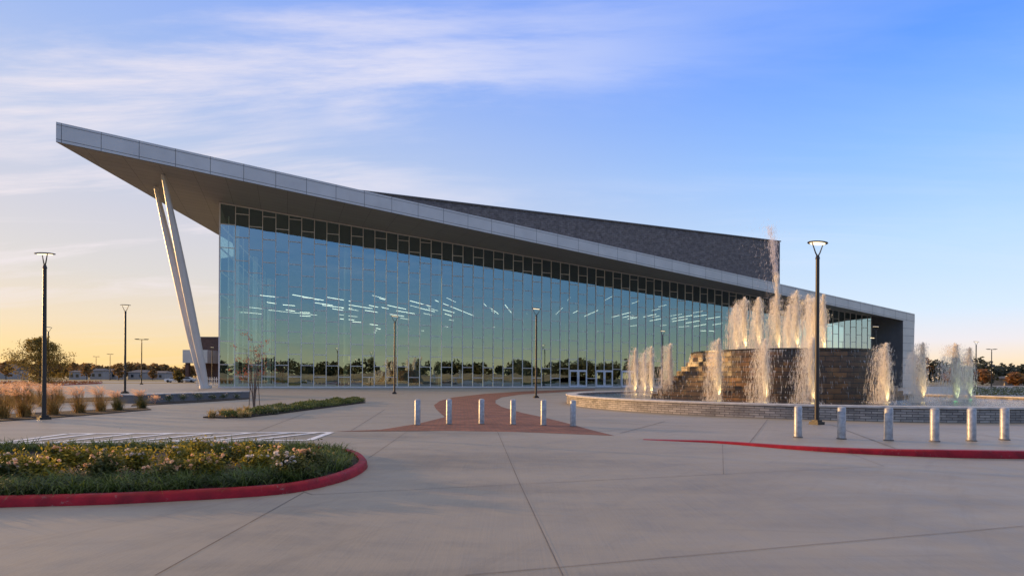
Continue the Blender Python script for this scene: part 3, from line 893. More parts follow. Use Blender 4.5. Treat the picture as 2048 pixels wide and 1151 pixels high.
    for k in range(nz + 1):
        f = k / nz; rr = (.03 + .085 * math.sin(min(1, f ** .9) * math.pi * .97)) * fat
        rows.append((f * top * .93, rr))
    core = MB(); V = []; m_ = 14
    for z_, rr in rows:
        for q in range(m_):
            a = 6.283 * q / m_; w_ = rr * (1 + .35 * noise.noise(Vector((math.cos(a) * 2, math.sin(a) * 2, z_ * 1.6 + seed))))
            V.append((w_ * math.cos(a) - wind * .08 * z_ / top, w_ * math.sin(a), z_))
    core.poly(V, [(i * m_ + q, i * m_ + (q + 1) % m_, (i + 1) * m_ + (q + 1) % m_, (i + 1) * m_ + q) for i in range(nz) for q in range(m_)])
    core.build('water_core', M['core'], root, smooth=True)
    col.build('water_column', M['spray'], root); spr.build('spray', M['spray'], root)
    return root
JL = 'low pool water jet '
lower = [(1271, 42, 697, 'tallest looking jet at far left of the pool, leftmost of all'), (1289, 43.6, 706, 'shorter jet squeezed behind the two leftmost jets'), (1303, 39.5, 694, 'second jet from the left end of the pool'),
         (1341, 35.5, 689, 'slim jet in front of the sunlit cascade steps'), (1438, 31, 679, 'jet in front of the golden lit cascade wall'), (1531, 28.6, 680, 'jet where cascade wall turns from gold to dark'),
         (1626, 28.2, 678, 'wide curtain jet right behind the tall black lamp post'), (1773, 28.6, 688, 'jet at the right end of the dark cascade wall'), (1828, 43, 703, 'small pale jet behind right stone steps'),
         (1846, 29.8, 688, 'jet just right of the stepped stones'), (1912, 31.5, 690, 'broad jet with green glow at its foot against the sunset'), (1940, 35, 697, 'rightmost pale bluish jet nearest the parking lamps')]
for i, (px, Y, pt, lb) in enumerate(lower):
    o = jet(px, .43, Y, pt, 100 + i, 2100 if Y < 38 else 1300, .30, .72 if px not in (1626, 1912) else 1.1)
    tag(o, lb, 'water jet', 'water jets around the fountain basin')
upper = [(1472, 35.5, 610, 'leftmost jet on top of the cascade'), (1489, 33.5, 597, 'second jet from the left on top of the cascade'), (1518, 32.6, 597, 'third jet from the left on top of the cascade'),
         (1556, 34.2, 588, 'tallest central jet shooting mist high above the roof'), (1577, 39.5, 612, 'short jet just right of the tallest jet on the cascade'), (1594, 33.0, 583, 'slim peaked jet right of the tallest jet'),
         (1616, 38.8, 590, 'cascade top jet just left of the tall black lamp post'), (1629, 36.5, 596, 'cascade top jet hidden behind the tall black lamp post'), (1647, 35.6, 590, 'rightmost jet on top of the cascade')]
for i, (px, Y, pt, lb) in enumerate(upper):
    o = jet(px, Z1 + .05, Y, pt, 200 + i, 2000, .30, .68, tall=455 if px == 1556 else None)
    tag(o, lb, 'water jet', 'water jets on top of the cascade')

# ------------------------------------------------------------------ bollards
def make_bollard():
    root = empty('bollard')
    mb = MB(); r = .098
    mb.lathe([(.001, .885), (r * .5, .878), (r * .85, .858), (r, .83), (r, 0), (.001, 0)], 28)
    o = weld(mb.build('post', M['galv'], root)); smooth_angle(o, 40)
    c = MB(); c.lathe([(r, 0), (r + .022, 0), (r + .022, .018), (r, .03)], 28); weld(c.build('collar', M['joint'], root))
    return root
bol = make_bollard()
bl_l = [(835, 849.5, 'leftmost steel bollard, left of the brick path mouth'), (898, 848, 'steel bollard with a golden lit left edge on left side of brick path'), (963, 847.5, 'steel bollard with golden edge in the middle of brick path'),
        (1026, 848.5, 'grey bollard standing right of the middle of the brick path'), (1087, 850, 'fifth bollard on brick path, second from its right end'), (1146, 852, 'bollard in front of the fountain wall left end'),
        (1596, 874, 'bollard just left of the tall black lamp post by the fountain'), (1683, 877, 'bollard just right of the tall black lamp post'), (1777, 880, 'bollard third from left in the row before the dark fountain wall'),
        (1869, 882, 'bollard fourth in the row behind the red curb'), (1943, 881, 'second bollard from the right edge of the photo'), (2009, 879, 'rightmost bollard beside the photo edge')]
for i, (x, y, lb) in enumerate(bl_l):
    o = bol if i == 0 else copy_tree(bol)
    o.location = gp(x, y); o.rotation_euler.z = i * 1.3
    o.scale = (1, 1, 1) if i < 6 else (1.05, 1.05, 1)
    tag(o, lb, 'bollard', 'steel bollards along the plaza edge')

# ------------------------------------------------------------------ lamps
LH = 6.5
def make_lamp(kind='ring'):
    root = empty('street_lamp')
    b = MB(); b.box((0, 0, .05), .36, .36, .1); b.box((0, 0, .13), .24, .24, .07); b.build('base', M['lampmetal'], root)
    p = MB(); p.tube([(0, 0, .1), (0, 0, 1.5), (0, 0, LH - .62)], [.075, .072, .062], 16); p.tube([(0, 0, LH - .63), (0, 0, LH - .5)], [.08, .05], 12)
    o = p.build('pole', M['lampmetal'], root); smooth_angle(o)
    if kind == 'ring':
        a = MB()
        for s in (-1, 1):
            a.tube([(0, 0, LH - .55), (s * .11, 0, LH - .42), (s * .29, 0, LH - .07)], [.026, .022, .016], 8)
        a.build('bracket', M['lampmetal'], root)
        h = MB(); T = Matrix.Rotation(R(4), 4, 'Y') @ Matrix.Rotation(R(6), 4, 'X')
        h.lathe([(.001, .035), (.2, .03), (.325, .005), (.335, -.01), (.325, -.03), (.25, -.03)], 32, (0, 0, 0))
        h.v = [tuple(T @ Vector(v) + Vector((0, 0, LH - .05))) for v in h.v]
        o = h.build('lamp_head', M['lampmetal'], root); smooth_angle(o)
        l = MB(); l.lathe([(.25, -.03), (.24, -.05), (.001, -.055)], 32)
        l.v = [tuple(T @ Vector(v) + Vector((0, 0, LH - .05))) for v in l.v]
        l.build('lens', M['lamplens'], root)
    elif kind == 'tee':
        a = MB(); a.bar((-.75, 0, LH - .1), (.75, 0, LH - .1), .06); a.tube([(0, 0, LH - .55), (0, 0, LH - .08)], .05, 8); a.build('bracket', M['lampmetal'], root)
        for s in (-1, 1):
            h = MB(); h.box((s * .6, 0, LH - .05), .5, .32, .07); h.build('lamp_head', M['lampmetal'], root)
    return root
ring = make_lamp(); tee = make_lamp('tee')
def lamp(px, base_py, top_py, lb, kind='ring', Y=None, yaw=0):
    p = gp(px, base_py) if Y is None else Vector((ray(px, 760)[0] * Y, Y, 0))
    h = at(px, top_py, p.y).z
    src = ring if kind == 'ring' else tee
    o = src if not src.get('label') else copy_tree(src)
    o.location = p; k = h / LH; o.scale = (k, k, k); o.rotation_euler.z = R(yaw)
    tag(o, lb, 'street lamp', 'lamp posts on the plaza and car parks')
    return o
lamp(88, 838, 504, 'tall dark lamp post nearest on the left beside ornamental grasses', yaw=-35)
lamp(1633.5, 848, 482, 'tall black lamp post with glowing round head before the fountain', yaw=25)
lamp(250, 786, 608, 'dark lamp post right of the bushy tree behind the ornamental grasses', yaw=-10)
lamp(789, 787, 630, 'lamp post on the plaza before the left half of the glass wall', yaw=10)
lamp(1072, 795, 615, 'lamp post on the plaza left of the glass doors', yaw=15)
lamp(1325, 779, 660, 'lamp post behind the fountain between the two left jets and cascade', yaw=20)
lamp(1751, 0, 651, 'glowing lamp post in front of the dark portal wall', Y=84, yaw=-20)
lamp(1744, 0, 674, 'smaller distant lamp post left of the portal lamp', Y=112, yaw=60)
lamp(1952, 0, 682, 'car park lamp post with a V bracket right of the fountain jets', Y=128, yaw=10)
lamp(1983, 0, 697, 'T headed parking lot lamp post near the right edge', 'tee', Y=140)
lamp(283, 768, 677, 'T headed parking lamp left of the raking columns', 'tee', yaw=20)
lamp(96, 775, 653, 'lamp post half hidden behind the near left lamp and bushy tree', yaw=30)
lamp(424, 0, 693, 'lit lamp post before the brown brick building', Y=118, yaw=50)
lamp(220, 0, 707, 'far thin car park lamp, the taller of two far ones on left', 'tee', Y=230, yaw=80)
lamp(192, 0, 712, 'farthest thin car park lamp, left of its taller far neighbour', 'tee', Y=270, yaw=60)

# ------------------------------------------------------------------ curbs
def offset_poly(pts, d):
    out = []
    for i, p in enumerate(pts):
        t = (pts[min(i + 1, len(pts) - 1)] - pts[max(i - 1, 0)]); t.z = 0; t.normalize()
        out.append(p + Vector((-t.y, t.x, 0)) * d)
    return out
def catmull(P, n=5):
    out = []
    for i in range(len(P) - 1):
        p0, p1, p2, p3 = P[max(i - 1, 0)], P[i], P[i + 1], P[min(i + 2, len(P) - 1)]
        for k in range(n):
            t = k / n
            out.append(.5 * ((2 * p1) + (p2 - p0) * t + (2 * p0 - 5 * p1 + 4 * p2 - p3) * t * t + (3 * p1 - p0 - 3 * p2 + p3) * t ** 3))
    return out + [P[-1]]
def curb(name, line, hs, w, mat, label, side=1):
    """line: outer foot of the curb; hs: heights; body lies to the left of travel when side=1"""
    mb = MB(); rows = []
    for i, p in enumerate(line):
        t = (line[min(i + 1, len(line) - 1)] - line[max(i - 1, 0)]); t.z = 0; t.normalize(); n = Vector((-t.y, t.x, 0)) * side
        h = hs[i]
        rows.append([p + Vector((0, 0, .005)), p + n * .015 + Vector((0, 0, h * .75)), p + n * .045 + Vector((0, 0, h)), p + n * w + Vector((0, 0, h)), p + n * w + Vector((0, 0, .005))])
    V = [q for r in rows for q in r]; m = 5
    mb.poly(V, [(i * m + k, i * m + k + 1, (i + 1) * m + k + 1, (i + 1) * m + k) for i in range(len(rows) - 1) for k in range(m - 1)])
    o = mb.build(name, mat); weld(o); smooth_angle(o, 50); tag(o, label, 'curb'); return o
isl = [gp(*p) for p in [(-420, 1032), (-150, 1022), (0, 1015), (187, 1010), (337, 1003), (510, 993), (607, 982), (694, 960), (733, 938), (731, 924), (716, 914), (690, 907.5), (600, 901), (450, 899), (200, 900), (0, 901), (-250, 903), (-420, 904)]]
isl_s = catmull(isl, 5)
curb('curb', isl_s, [.125] * len(isl_s), .15, M['red'], 'red painted curb round the flower bed in the left foreground')
inner = offset_poly(isl_s, .145)
mb = MB()
nI = len(inner)
for i in range(nI // 2):
    a, b = inner[i], inner[i + 1]; c, d = inner[nI - 2 - i], inner[nI - 1 - i]
    mb.face([Vector((q.x, q.y, .085)) for q in (a, b, c, d)])
o = mb.build('planter_soil', M['soil']); tag(o, kind='structure'); weld(o)
rc = [gp(*p) for p in [(1272, 878.6), (1360, 882.5), (1440, 886.5), (1590, 899), (1728, 908), (1900, 915), (2048, 917.5), (2200, 918), (2350, 917)]]
rcs = catmull(rc, 5)
hs = [min(.155, .155 * max(0.02, (p.x - rc[0].x)) / 6.0) for p in rcs]
curb('curb', rcs, hs, .22, M['red'], 'long red painted curb rising to the right in front of the bollards', 1)

# ------------------------------------------------------------------ plants
def blade(mb, base, d, ln, w, droop, seg=3, up=.75):
    """curved grass blade: two sided strip with a slight fold"""
    d = d.normalized(); s = Vector((-d.y, d.x, 0)) * w
    pts = []
    for k in range(seg + 1):
        f = k / seg
        pts.append(base + d * (ln * (f * .35 + droop * f * f * .6)) + Vector((0, 0, ln * (up * f * 1.15 - droop * .75 * f ** 2.4))))
    V = []
    for k, p in enumerate(pts):
        ww = 1 - (k / seg) ** 1.6 * .92
        V += [p - s * ww, p + s * ww]
    mb.poly(V, [(2 * k, 2 * k + 1, 2 * k + 3, 2 * k + 2) for k in range(seg)])
def in_poly(x, y, P):
    c = False; j = len(P) - 1
    for i in range(len(P)):
        if (P[i].y > y) != (P[j].y > y) and x < (P[j].x - P[i].x) * (y - P[i].y) / (P[j].y - P[i].y) + P[i].x: c = not c
        j = i
    return c
def dist_poly(x, y, P):
    m = 1e9
    for i in range(len(P) - 1):
        a, b = P[i], P[i + 1]; dx, dy = b.x - a.x, b.y - a.y
        t = max(0, min(1, ((x - a.x) * dx + (y - a.y) * dy) / (dx * dx + dy * dy + 1e-9)))
        m = min(m, math.hypot(x - a.x - dx * t, y - a.y - dy * t))
    return m
M['lili'] = leafmat('border_grass_leaf', (.016, .038, .010), (.14, .20, .035), .4)
M['roseleaf'] = leafmat('rose_leaf', (.04, .065, .012), (.44, .34, .04), .5, scale=3)
M['rosegreen'] = leafmat('rose_leaf_green', (.03, .05, .012), (.16, .15, .03), .4, scale=3)
M['petal'] = leafmat('petal_white', (.75, .60, .50), (.85, .80, .74), .4)
M['petalo'] = leafmat('petal_peach', (.85, .48, .26), (.92, .72, .52), .4)
pr = random.Random(21)
minx, maxx = -13.5, max(p.x for p in isl_s); miny, maxy = min(p.y for p in isl_s), max(p.y for p in isl_s)
mb = MB(); cnt = 0
bedw = maxy - miny
for i in range(4200):
    x, y = pr.uniform(minx, maxx), pr.uniform(miny, maxy)
    if not in_poly(x, y, inner): continue
    dd = dist_poly(x, y, inner)
    lim = .95 if y < miny + bedw * .55 else .75
    if dd > lim + pr.gauss(0, .18) and x < maxx - 1.2: continue
    if dd < .12: continue
    n = 20 if y < 9.5 else 13
    hh = .36 * pr.uniform(.75, 1.15)
    for k in range(n):
        a = pr.uniform(0, 6.283)
        blade(mb, Vector((x + pr.gauss(0, .05), y + pr.gauss(0, .05), .09)), Vector((math.cos(a) - .25, math.sin(a), 0)), hh * pr.uniform(.75, 1.25), pr.uniform(.005, .009), pr.uniform(.35, 1.15), 3)
o = mb.build('border_grass', M['lili']); tag(o, 'thick dark green border grass filling the edge of the flower bed', 'grass', kind='stuff')
def leaf(mb, p, r, rnd, el=1.6):
    a = Vector((rnd.gauss(0, 1), rnd.gauss(0, 1), rnd.gauss(0, .8))).normalized(); b = a.orthogonal().normalized()
    mb.poly([p - a * r * el, p + b * r * .6, p + a * r * el, p - b * r * .6], [(0, 1, 2, 3)])
BLOOM = {}
def bloom_mesh(mat):
    if mat.name not in BLOOM:
        g_ = MB()
        for rr, zz, n_, up in ((.026, 0, 7, .5), (.018, .006, 6, 1.2)):
            for j in range(n_):
                a = 6.283 * j / n_ + zz * 60; d = Vector((math.cos(a), math.sin(a), up)) * rr
                t = Vector((-math.sin(a), math.cos(a), 0)) * rr * .55; q = Vector((0, 0, zz))
                g_.poly([q, q + d * .7 - t, q + d, q + d * .7 + t], [(0, 1, 2, 3)])
        g_.lathe([(.001, .022), (.010, .014), (.001, 0)], 6)
        o = g_.build('flower', mat); BLOOM[mat.name] = o.data; bpy.data.objects.remove(o)
    return BLOOM[mat.name]
def shrub(px, py, wpx, hpx, lb, gold=True, fl=26, seed=0, name='rose_shrub', z=.10, flower=None, leafm=None, n=900, group='rose shrubs in the flower bed'):
    rnd = random.Random(seed); p = gp(px, py, z); k = p.y / F
    rw, hh = wpx * k / 2 * .82, hpx * k
    root = empty(name, tuple(p))
    f = MB(); cl = []
    nc = max(4, int(rw * 14))
    for i in range(nc):
        a = rnd.uniform(0, 6.283); r = math.sqrt(rnd.random()) * rw * .62
        cl.append((Vector((r * math.cos(a), r * math.sin(a) * .7, hh * rnd.uniform(.4, .85) * (1 - .35 * (r / rw) ** 2))), rnd.uniform(.10, .19)))
    for i in range(n):
        c, cr = rnd.choice(cl)
        q = c + Vector((rnd.gauss(0, 1), rnd.gauss(0, 1), rnd.gauss(0, .8))) * cr * .62
        if q.z < .02: q.z = .02 + rnd.random() * .1
        leaf(f, q, rnd.uniform(.014, .026), rnd)
    for c, cr in cl: f.tube([(0, 0, 0), c * .6, c], [.008, .006, .003], 4)
    f.build('foliage', leafm or (M['roseleaf'] if gold else M['rosegreen']), root)
    fcl = rnd.sample(cl, max(2, len(cl) // 3))
    for i in range(int(fl * .7)):
        c, cr = rnd.choice(fcl); q = c + Vector((rnd.gauss(0, cr * .7), -abs(rnd.gauss(0, cr * .6)), cr * rnd.uniform(.4, 1.1)))
        fo = bpy.data.objects.new('flower', bloom_mesh(flower or M['petal'])); COL.objects.link(fo)
        fo.parent = root; fo.location = q; fo.rotation_euler = (rnd.uniform(-.1, .9), rnd.uniform(-.4, .4), rnd.uniform(0, 6)); k_ = rnd.uniform(.8, 1.5); fo.scale = (k_, k_, k_)
    tag(root, lb, 'shrub', group)
    return root
sh = [(10, 945, 95, 34, 1, 14, 'dark leaved rose shrub at left edge of the bed', 0), (25, 965, 90, 34, 0, 22, 'low white flowered shrub at left front corner of the bed', 0),
      (115, 945, 110, 46, 1, 24, 'golden leaved rose shrub, largest on left of the bed', 1), (75, 962, 80, 36, 1, 20, 'peach flowered shrub in front of the largest golden shrub', 1),
      (195, 962, 100, 46, 0, 30, 'rose shrub with dense pale blooms left of bed centre', 1), (160, 945, 80, 40, 1, 10, 'amber shrub with few blooms behind the pale blooms', 1),
      (215, 940, 60, 30, 1, 8, 'small golden shrub left of the bare mulch', 0), (278, 948, 62, 44, 1, 30, 'upright white flowered rose shrub beside the bare mulch', 0),
      (352, 942, 72, 46, 1, 10, 'round yellow green shrub right of the bare mulch', 0), (393, 930, 60, 42, 1, 8, 'orange tinted shrub at back centre of the bed', 0),
      (350, 962, 50, 26, 0, 22, 'low pink flowered shrub in front of the round yellow green one', 1), (415, 958, 80, 46, 1, 26, 'peach flowered golden shrub at front centre of the bed', 1),
      (435, 935, 62, 34, 0, 26, 'white flowered shrub behind the peach flowered golden one', 0), (490, 930, 60, 34, 1, 12, 'small amber shrub with dark gaps right of centre', 1),
      (512, 946, 70, 38, 1, 14, 'yellow leaved shrub with a few white roses', 0), (540, 930, 60, 36, 1, 14, 'golden shrub at the back near the right tip', 1),
      (575, 954, 80, 40, 0, 34, 'leafy green shrub with scattered white roses near right tip', 0), (625, 938, 76, 38, 0, 40, 'rose shrub crowded with peach blooms at right tip of the bed', 1)]
for i, (x, y, w, h, gold, fl, lb, pe) in enumerate(sh):
    shrub(x, y, w, h + 6, lb, bool(gold), fl, 300 + i, flower=M['petalo'] if pe else M['petal'], n=int(700 + w * 6))

# ornamental grasses with plumes
M['fgrass'] = leafmat('fountain_grass_leaf', (.20, .14, .04), (.55, .34, .11), .55, scale=2)
M['plume'] = leafmat('grass_plume', (.75, .42, .22), (.95, .66, .44), .6, scale=2)
def fountain_grass(h=1.15, seed=1, green=False):
    rnd = random.Random(seed); root = empty('ornamental_grass')
    b = MB(); pl = MB()
    for i in range(330):
        a = rnd.uniform(0, 6.283); d = Vector((math.cos(a) - .35, math.sin(a), 0))
        blade(b, Vector((rnd.gauss(0, .09), rnd.gauss(0, .09), 0)), d, h * rnd.uniform(.5, .95), rnd.uniform(.004, .007), rnd.uniform(.15, .8), 4, .8)
    for i in range(115):
        a = rnd.uniform(0, 6.283); d = Vector((math.cos(a) * .6 - .5, math.sin(a) * .5, 0)); L = h * rnd.uniform(.75, 1.1)
        q0 = Vector((rnd.gauss(0, .06), rnd.gauss(0, .06), 0)); q1 = q0 + d * L * .22 + Vector((0, 0, L * .75)); q2 = q1 + d * L * .32 + Vector((0, 0, L * .13))
        b.tube([q0, q1], [.003, .002], 3)
        for j in range(26):
            f = j / 25; c = q1.lerp(q2, f) + Vector((0, 0, -.05 * f * f))
            v = Vector((rnd.gauss(0, 1), rnd.gauss(0, 1), rnd.gauss(0, 1))).normalized() * .036 * (1.2 - f)
            t = v.orthogonal().normalized() * .004
            pl.poly([c - t, c + t, c + v + d * .03], [(0, 1, 2)])
    b.build('foliage', M['fgrass'] if not green else M['fgreen'], root); pl.build('plume', M['plume'], root)
    return root
M['fgreen'] = leafmat('green_grass_leaf', (.06, .07, .02), (.20, .18, .06), .45, scale=2)
fg1, fg2, fg3 = fountain_grass(1.35, 1), fountain_grass(1.25, 2), fountain_grass(1.1, 3, True)
fg = [(5, 836, fg1, 'clump cut off by the left photo edge'), (50, 833, fg2, 'glowing plumed grass clump just left of the near lamp post'), (106, 829, fg1, 'plumed grass clump just right of the near lamp post'), (160, 825, fg2, 'wide tawny grass clump third from the right'),
      (202, 822, fg1, 'tawny grass clump between the wide one and the last two'), (236, 820, fg3, 'greenish grass clump second from the right end'), (284, 816, fg3, 'dark green rightmost grass clump at the bed tip'),
      (20, 812, fg2, 'back row pinkish grass clump at far left'), (62, 806, fg1, 'back row grass clump behind near lamp'), (-15, 822, fg1, 'grass clump poking in at left photo edge'), (120, 806, fg2, 'back row grass clump beneath the bushy tree'),
      (85, 812, fg1, 'back row pinkish clump under the bushy tree trunk'), (35, 800, fg2, 'farthest pinkish grass clump left of the tree')]
for i, (x, y, src, lb) in enumerate(fg):
    o = src if not src.get('label') else copy_tree(src)
    o.location = gp(x, y, .02); o.rotation_euler.z = pr.uniform(-.5, .5); s = pr.uniform(.92, 1.12); o.scale = (s, s, s)
    tag(o, 'plumed ornamental ' + lb if 'clump' in lb and 'grass' not in lb else lb, 'ornamental grass', 'ornamental grass clumps on the left')
def bed(name, pts, z=.03, mat=None):
    P = [gp(*p) for p in pts]; mb = MB()
    mb.prism([Vector((p.x, p.y, .004)) for p in P], [Vector((p.x, p.y, z)) for p in P])
    o = mb.build(name, mat or M['soil']); weld(o); tag(o, kind='structure'); return P
bed('mulch_bed', [(-60, 846), (100, 836), (200, 828), (303, 819), (290, 815), (200, 819), (100, 824), (-60, 832)])
bed('mulch_bed', [(-60, 812), (60, 808), (200, 802), (270, 797), (250, 793), (100, 797), (-60, 803)])
# low dark wall with a pale ledge behind the grasses
def low_wall():
    root = empty('low_wall'); tag(root, 'low dark retaining wall with pale ledge behind the left planting', 'wall')
    a, b = gp(268, 806), gp(499, 795); t = (b - a); t.z = 0; t.normalize(); n = Vector((-t.y, t.x, 0))
    mb = MB(); q = [a, b, b + n * 1.2, a + n * 1.2]
    mb.prism([Vector((p.x, p.y, 0)) for p in q], [Vector((p.x, p.y, .46)) for p in q]); mb.build('wall', M['darkpanel'], root)
    mb = MB(); q = [a - n * .04 - t * .04, b - n * .04 + t * .04, b + n * 1.24 + t * .04, a + n * 1.24 - t * .04]
    mb.prism([Vector((p.x, p.y, .46)) for p in q], [Vector((p.x, p.y, .53)) for p in q]); mb.build('ledge', M['cap'], root)
low_wall()
bed('mulch_bed', [(262, 812), (420, 803), (500, 797.5), (500, 795.5), (420, 799), (268, 807)])
M['lowleaf'] = leafmat('low_shrub_leaf', (.04, .055, .02), (.15, .17, .06), .35)
low = [(310, 806, 34, 16, 'reddish low shrub at left end of the low dark wall'), (339, 804, 20, 13, 'first white flecked shrub along the low dark wall'), (368, 803, 22, 14, 'second white flecked shrub along the low dark wall'), (395, 801, 24, 14, 'whitest flowering shrub before the low wall'),
       (424, 799, 22, 12, 'fourth low shrub along the dark wall'), (446, 798, 22, 11, 'fifth low shrub along the dark wall'), (474, 797, 18, 8, 'smallest shrub by the right end of the dark wall')]
for i, (x, y, w, h, lb) in enumerate(low):
    shrub(x, y, w, h, lb, False, 14 if i else 2, 400 + i, name='low_shrub', z=.02, leafm=M['lowleaf'] if i else M['plume'], n=420, group='low shrubs along the dark wall')
# triangular bed with sapling
tri = [(406, 835), (450, 836), (500, 834), (560, 827), (650, 815.5), (731, 805), (715, 801), (640, 803.5), (560, 811), (470, 823)]
P = bed('mulch_bed', tri, .05)
P2 = P + [P[0]]
M['ground_green'] = leafmat('groundcover_leaf', (.03, .055, .012), (.13, .16, .035), .35, scale=1)
mb = MB(); mx0, mx1 = min(p.x for p in P), max(p.x for p in P); my0, my1 = min(p.y for p in P), max(p.y for p in P)
for i in range(26000):
    x, y = pr.uniform(mx0, mx1), pr.uniform(my0, my1)
    f = (x - mx0) / (mx1 - mx0)
    if f < .42 or not in_poly(x, y, P): continue
    hh = .30 * (.65 + .7 * noise.noise(Vector((x * 1.3, y * .8, 0))))
    leaf(mb, Vector((x, y, .05 + abs(hh) * pr.random() ** .5)), pr.uniform(.025, .05), pr)
o = mb.build('ground_cover', M['ground_green']); tag(o, 'bright green ground cover in the triangular bed', 'ground cover', kind='stuff')
M['yellowleaf'] = leafmat('yellow_tuft_leaf', (.30, .22, .07), (.55, .42, .20), .45, scale=2)
yt = []
def tuft(mat, seed):
    rnd = random.Random(seed); root = empty('leafy_tuft'); b = MB()
    for i in range(70):
        a = rnd.uniform(0, 6.283)
        blade(b, Vector((rnd.gauss(0, .04), rnd.gauss(0, .04), 0)), Vector((math.cos(a), math.sin(a), 0)), .36 * rnd.uniform(.6, 1.1), .016, rnd.uniform(.2, .9), 3, .9)
    b.build('foliage', mat, root); return root
ty, tp = tuft(M['yellowleaf'], 1), tuft(M['pale'], 2)
tpos = [(424, 833), (443, 829), (455, 832), (462, 826), (470, 831), (478, 824), (487, 829), (494, 822), (497, 832), (505, 826), (449, 825), (482, 833), (530, 827), (541, 822), (550, 826), (560, 819), (568, 823), (577, 817), (519, 823), (534, 817), (556, 814), (588, 818)]
adj = ['first from left tip', 'second from left tip', 'near the left tip, front', 'near the left tip, middle', 'left part, front', 'left part, back', 'left part, middle', 'beside the sapling stakes', 'front, under the sapling', 'right of the sapling, middle', 'back, near left tip', 'frontmost, left of the sapling',
       'front, first right of the sapling', 'second right of the sapling', 'front, middle of the bed', 'back, middle of the bed', 'front, beside the green cover', 'touching the green cover', 'just right of the sapling foot', 'back, right of the sapling', 'backmost by the green cover', 'last before the green cover']
for i, (x, y) in enumerate(tpos):
    src = ty if i < 12 else tp
    o = src if not src.get('label') else copy_tree(src)
    o.location = gp(x, y, .05); o.rotation_euler.z = i * 1.7; s = pr.uniform(.8, 1.15); o.scale = (s, s, s)
    tag(o, ('yellow' if i < 12 else 'pale green') + ' leafy tuft in triangular bed, ' + adj[i], 'plant', 'leafy tufts in the triangular bed')

# ------------------------------------------------------------------ trees
def tree(name, p, h, cr, trunk_h, leafm, barkm, seed, lb, cat='tree', group=None, n=6000, lr=.06, nb=46, lean=0, tr=.09, cone=.35):
    rnd = random.Random(seed); root = empty(name, tuple(p))
    tk = MB(); pts = [Vector((lean * f * h + .06 * math.sin(f * 7 + seed), .05 * math.cos(f * 6), h * .92 * f)) for f in [k / 8 for k in range(9)]]
    tk.tube(pts, [tr * (1 - .88 * k / 8) for k in range(9)], 8)
    tips = []
    for i in range(nb):
        f = trunk_h / h + (1 - trunk_h / h) * (i / nb) ** .9 * .96
        o = Vector((lean * f * h, 0, h * .92 * f)); a = i * 2.4 + rnd.uniform(-.4, .4)
        g_ = (f - trunk_h / h) / (1 - trunk_h / h); prof = min(1, .75 + g_ * 1.6) * max(.16, 1 - g_ ** 1.9 * (.65 + cone * .5))
        L = cr * prof * rnd.uniform(.75, 1.15)
        d = Vector((math.cos(a), math.sin(a), rnd.uniform(.15, .7)))
        e = o + d.normalized() * L; m = o.lerp(e, .5) + Vector((0, 0, -.04 * L))
        tk.tube([o, m, e], [tr * .35 * (1 - f * .6), tr * .2 * (1 - f * .6), .006], 5)
        for q in (.5, .75, .95): tips.append((o.lerp(e, q), min(L * .14 + .1, .38)))
        for j in range(5):
            b0 = o.lerp(e, rnd.uniform(.35, .8)); e2 = b0 + Vector((rnd.gauss(0, 1), rnd.gauss(0, 1), rnd.gauss(.4, .6))).normalized() * L * .35
            tk.tube([b0, e2], [tr * .12, .004], 4); tips.append((e2, min(L * .12 + .1, .34)))
    tk.build('trunk', barkm, root)
    lf = MB()
    for i in range(n):
        c, s = rnd.choice(tips)
        q = c + Vector((rnd.gauss(0, 1), rnd.gauss(0, 1), rnd.gauss(0, .8))) * s * .62
        leaf(lf, q, lr * rnd.uniform(.6, 1.3), rnd, 1.3)
    lf.build('crown', leafm, root)
    tag(root, lb, cat, group); return root
M['oakleaf'] = leafmat('oak_leaf', (.055, .050, .012), (.32, .23, .05), .55, scale=1.2)
tree('oak_tree', gp(80, 781), at(80, 668, gp(80, 781).y).z, 3.3, .7, M['oakleaf'], M['bark'], 4, 'bushy young oak behind the near left lamp post', n=10500, lr=.062, nb=44, tr=.12, cone=.45)
M['redleaf'] = leafmat('red_leaf', (.20, .05, .03), (.42, .12, .06), .4)
sp = gp(508, 815); shh = at(508, 672, sp.y).z
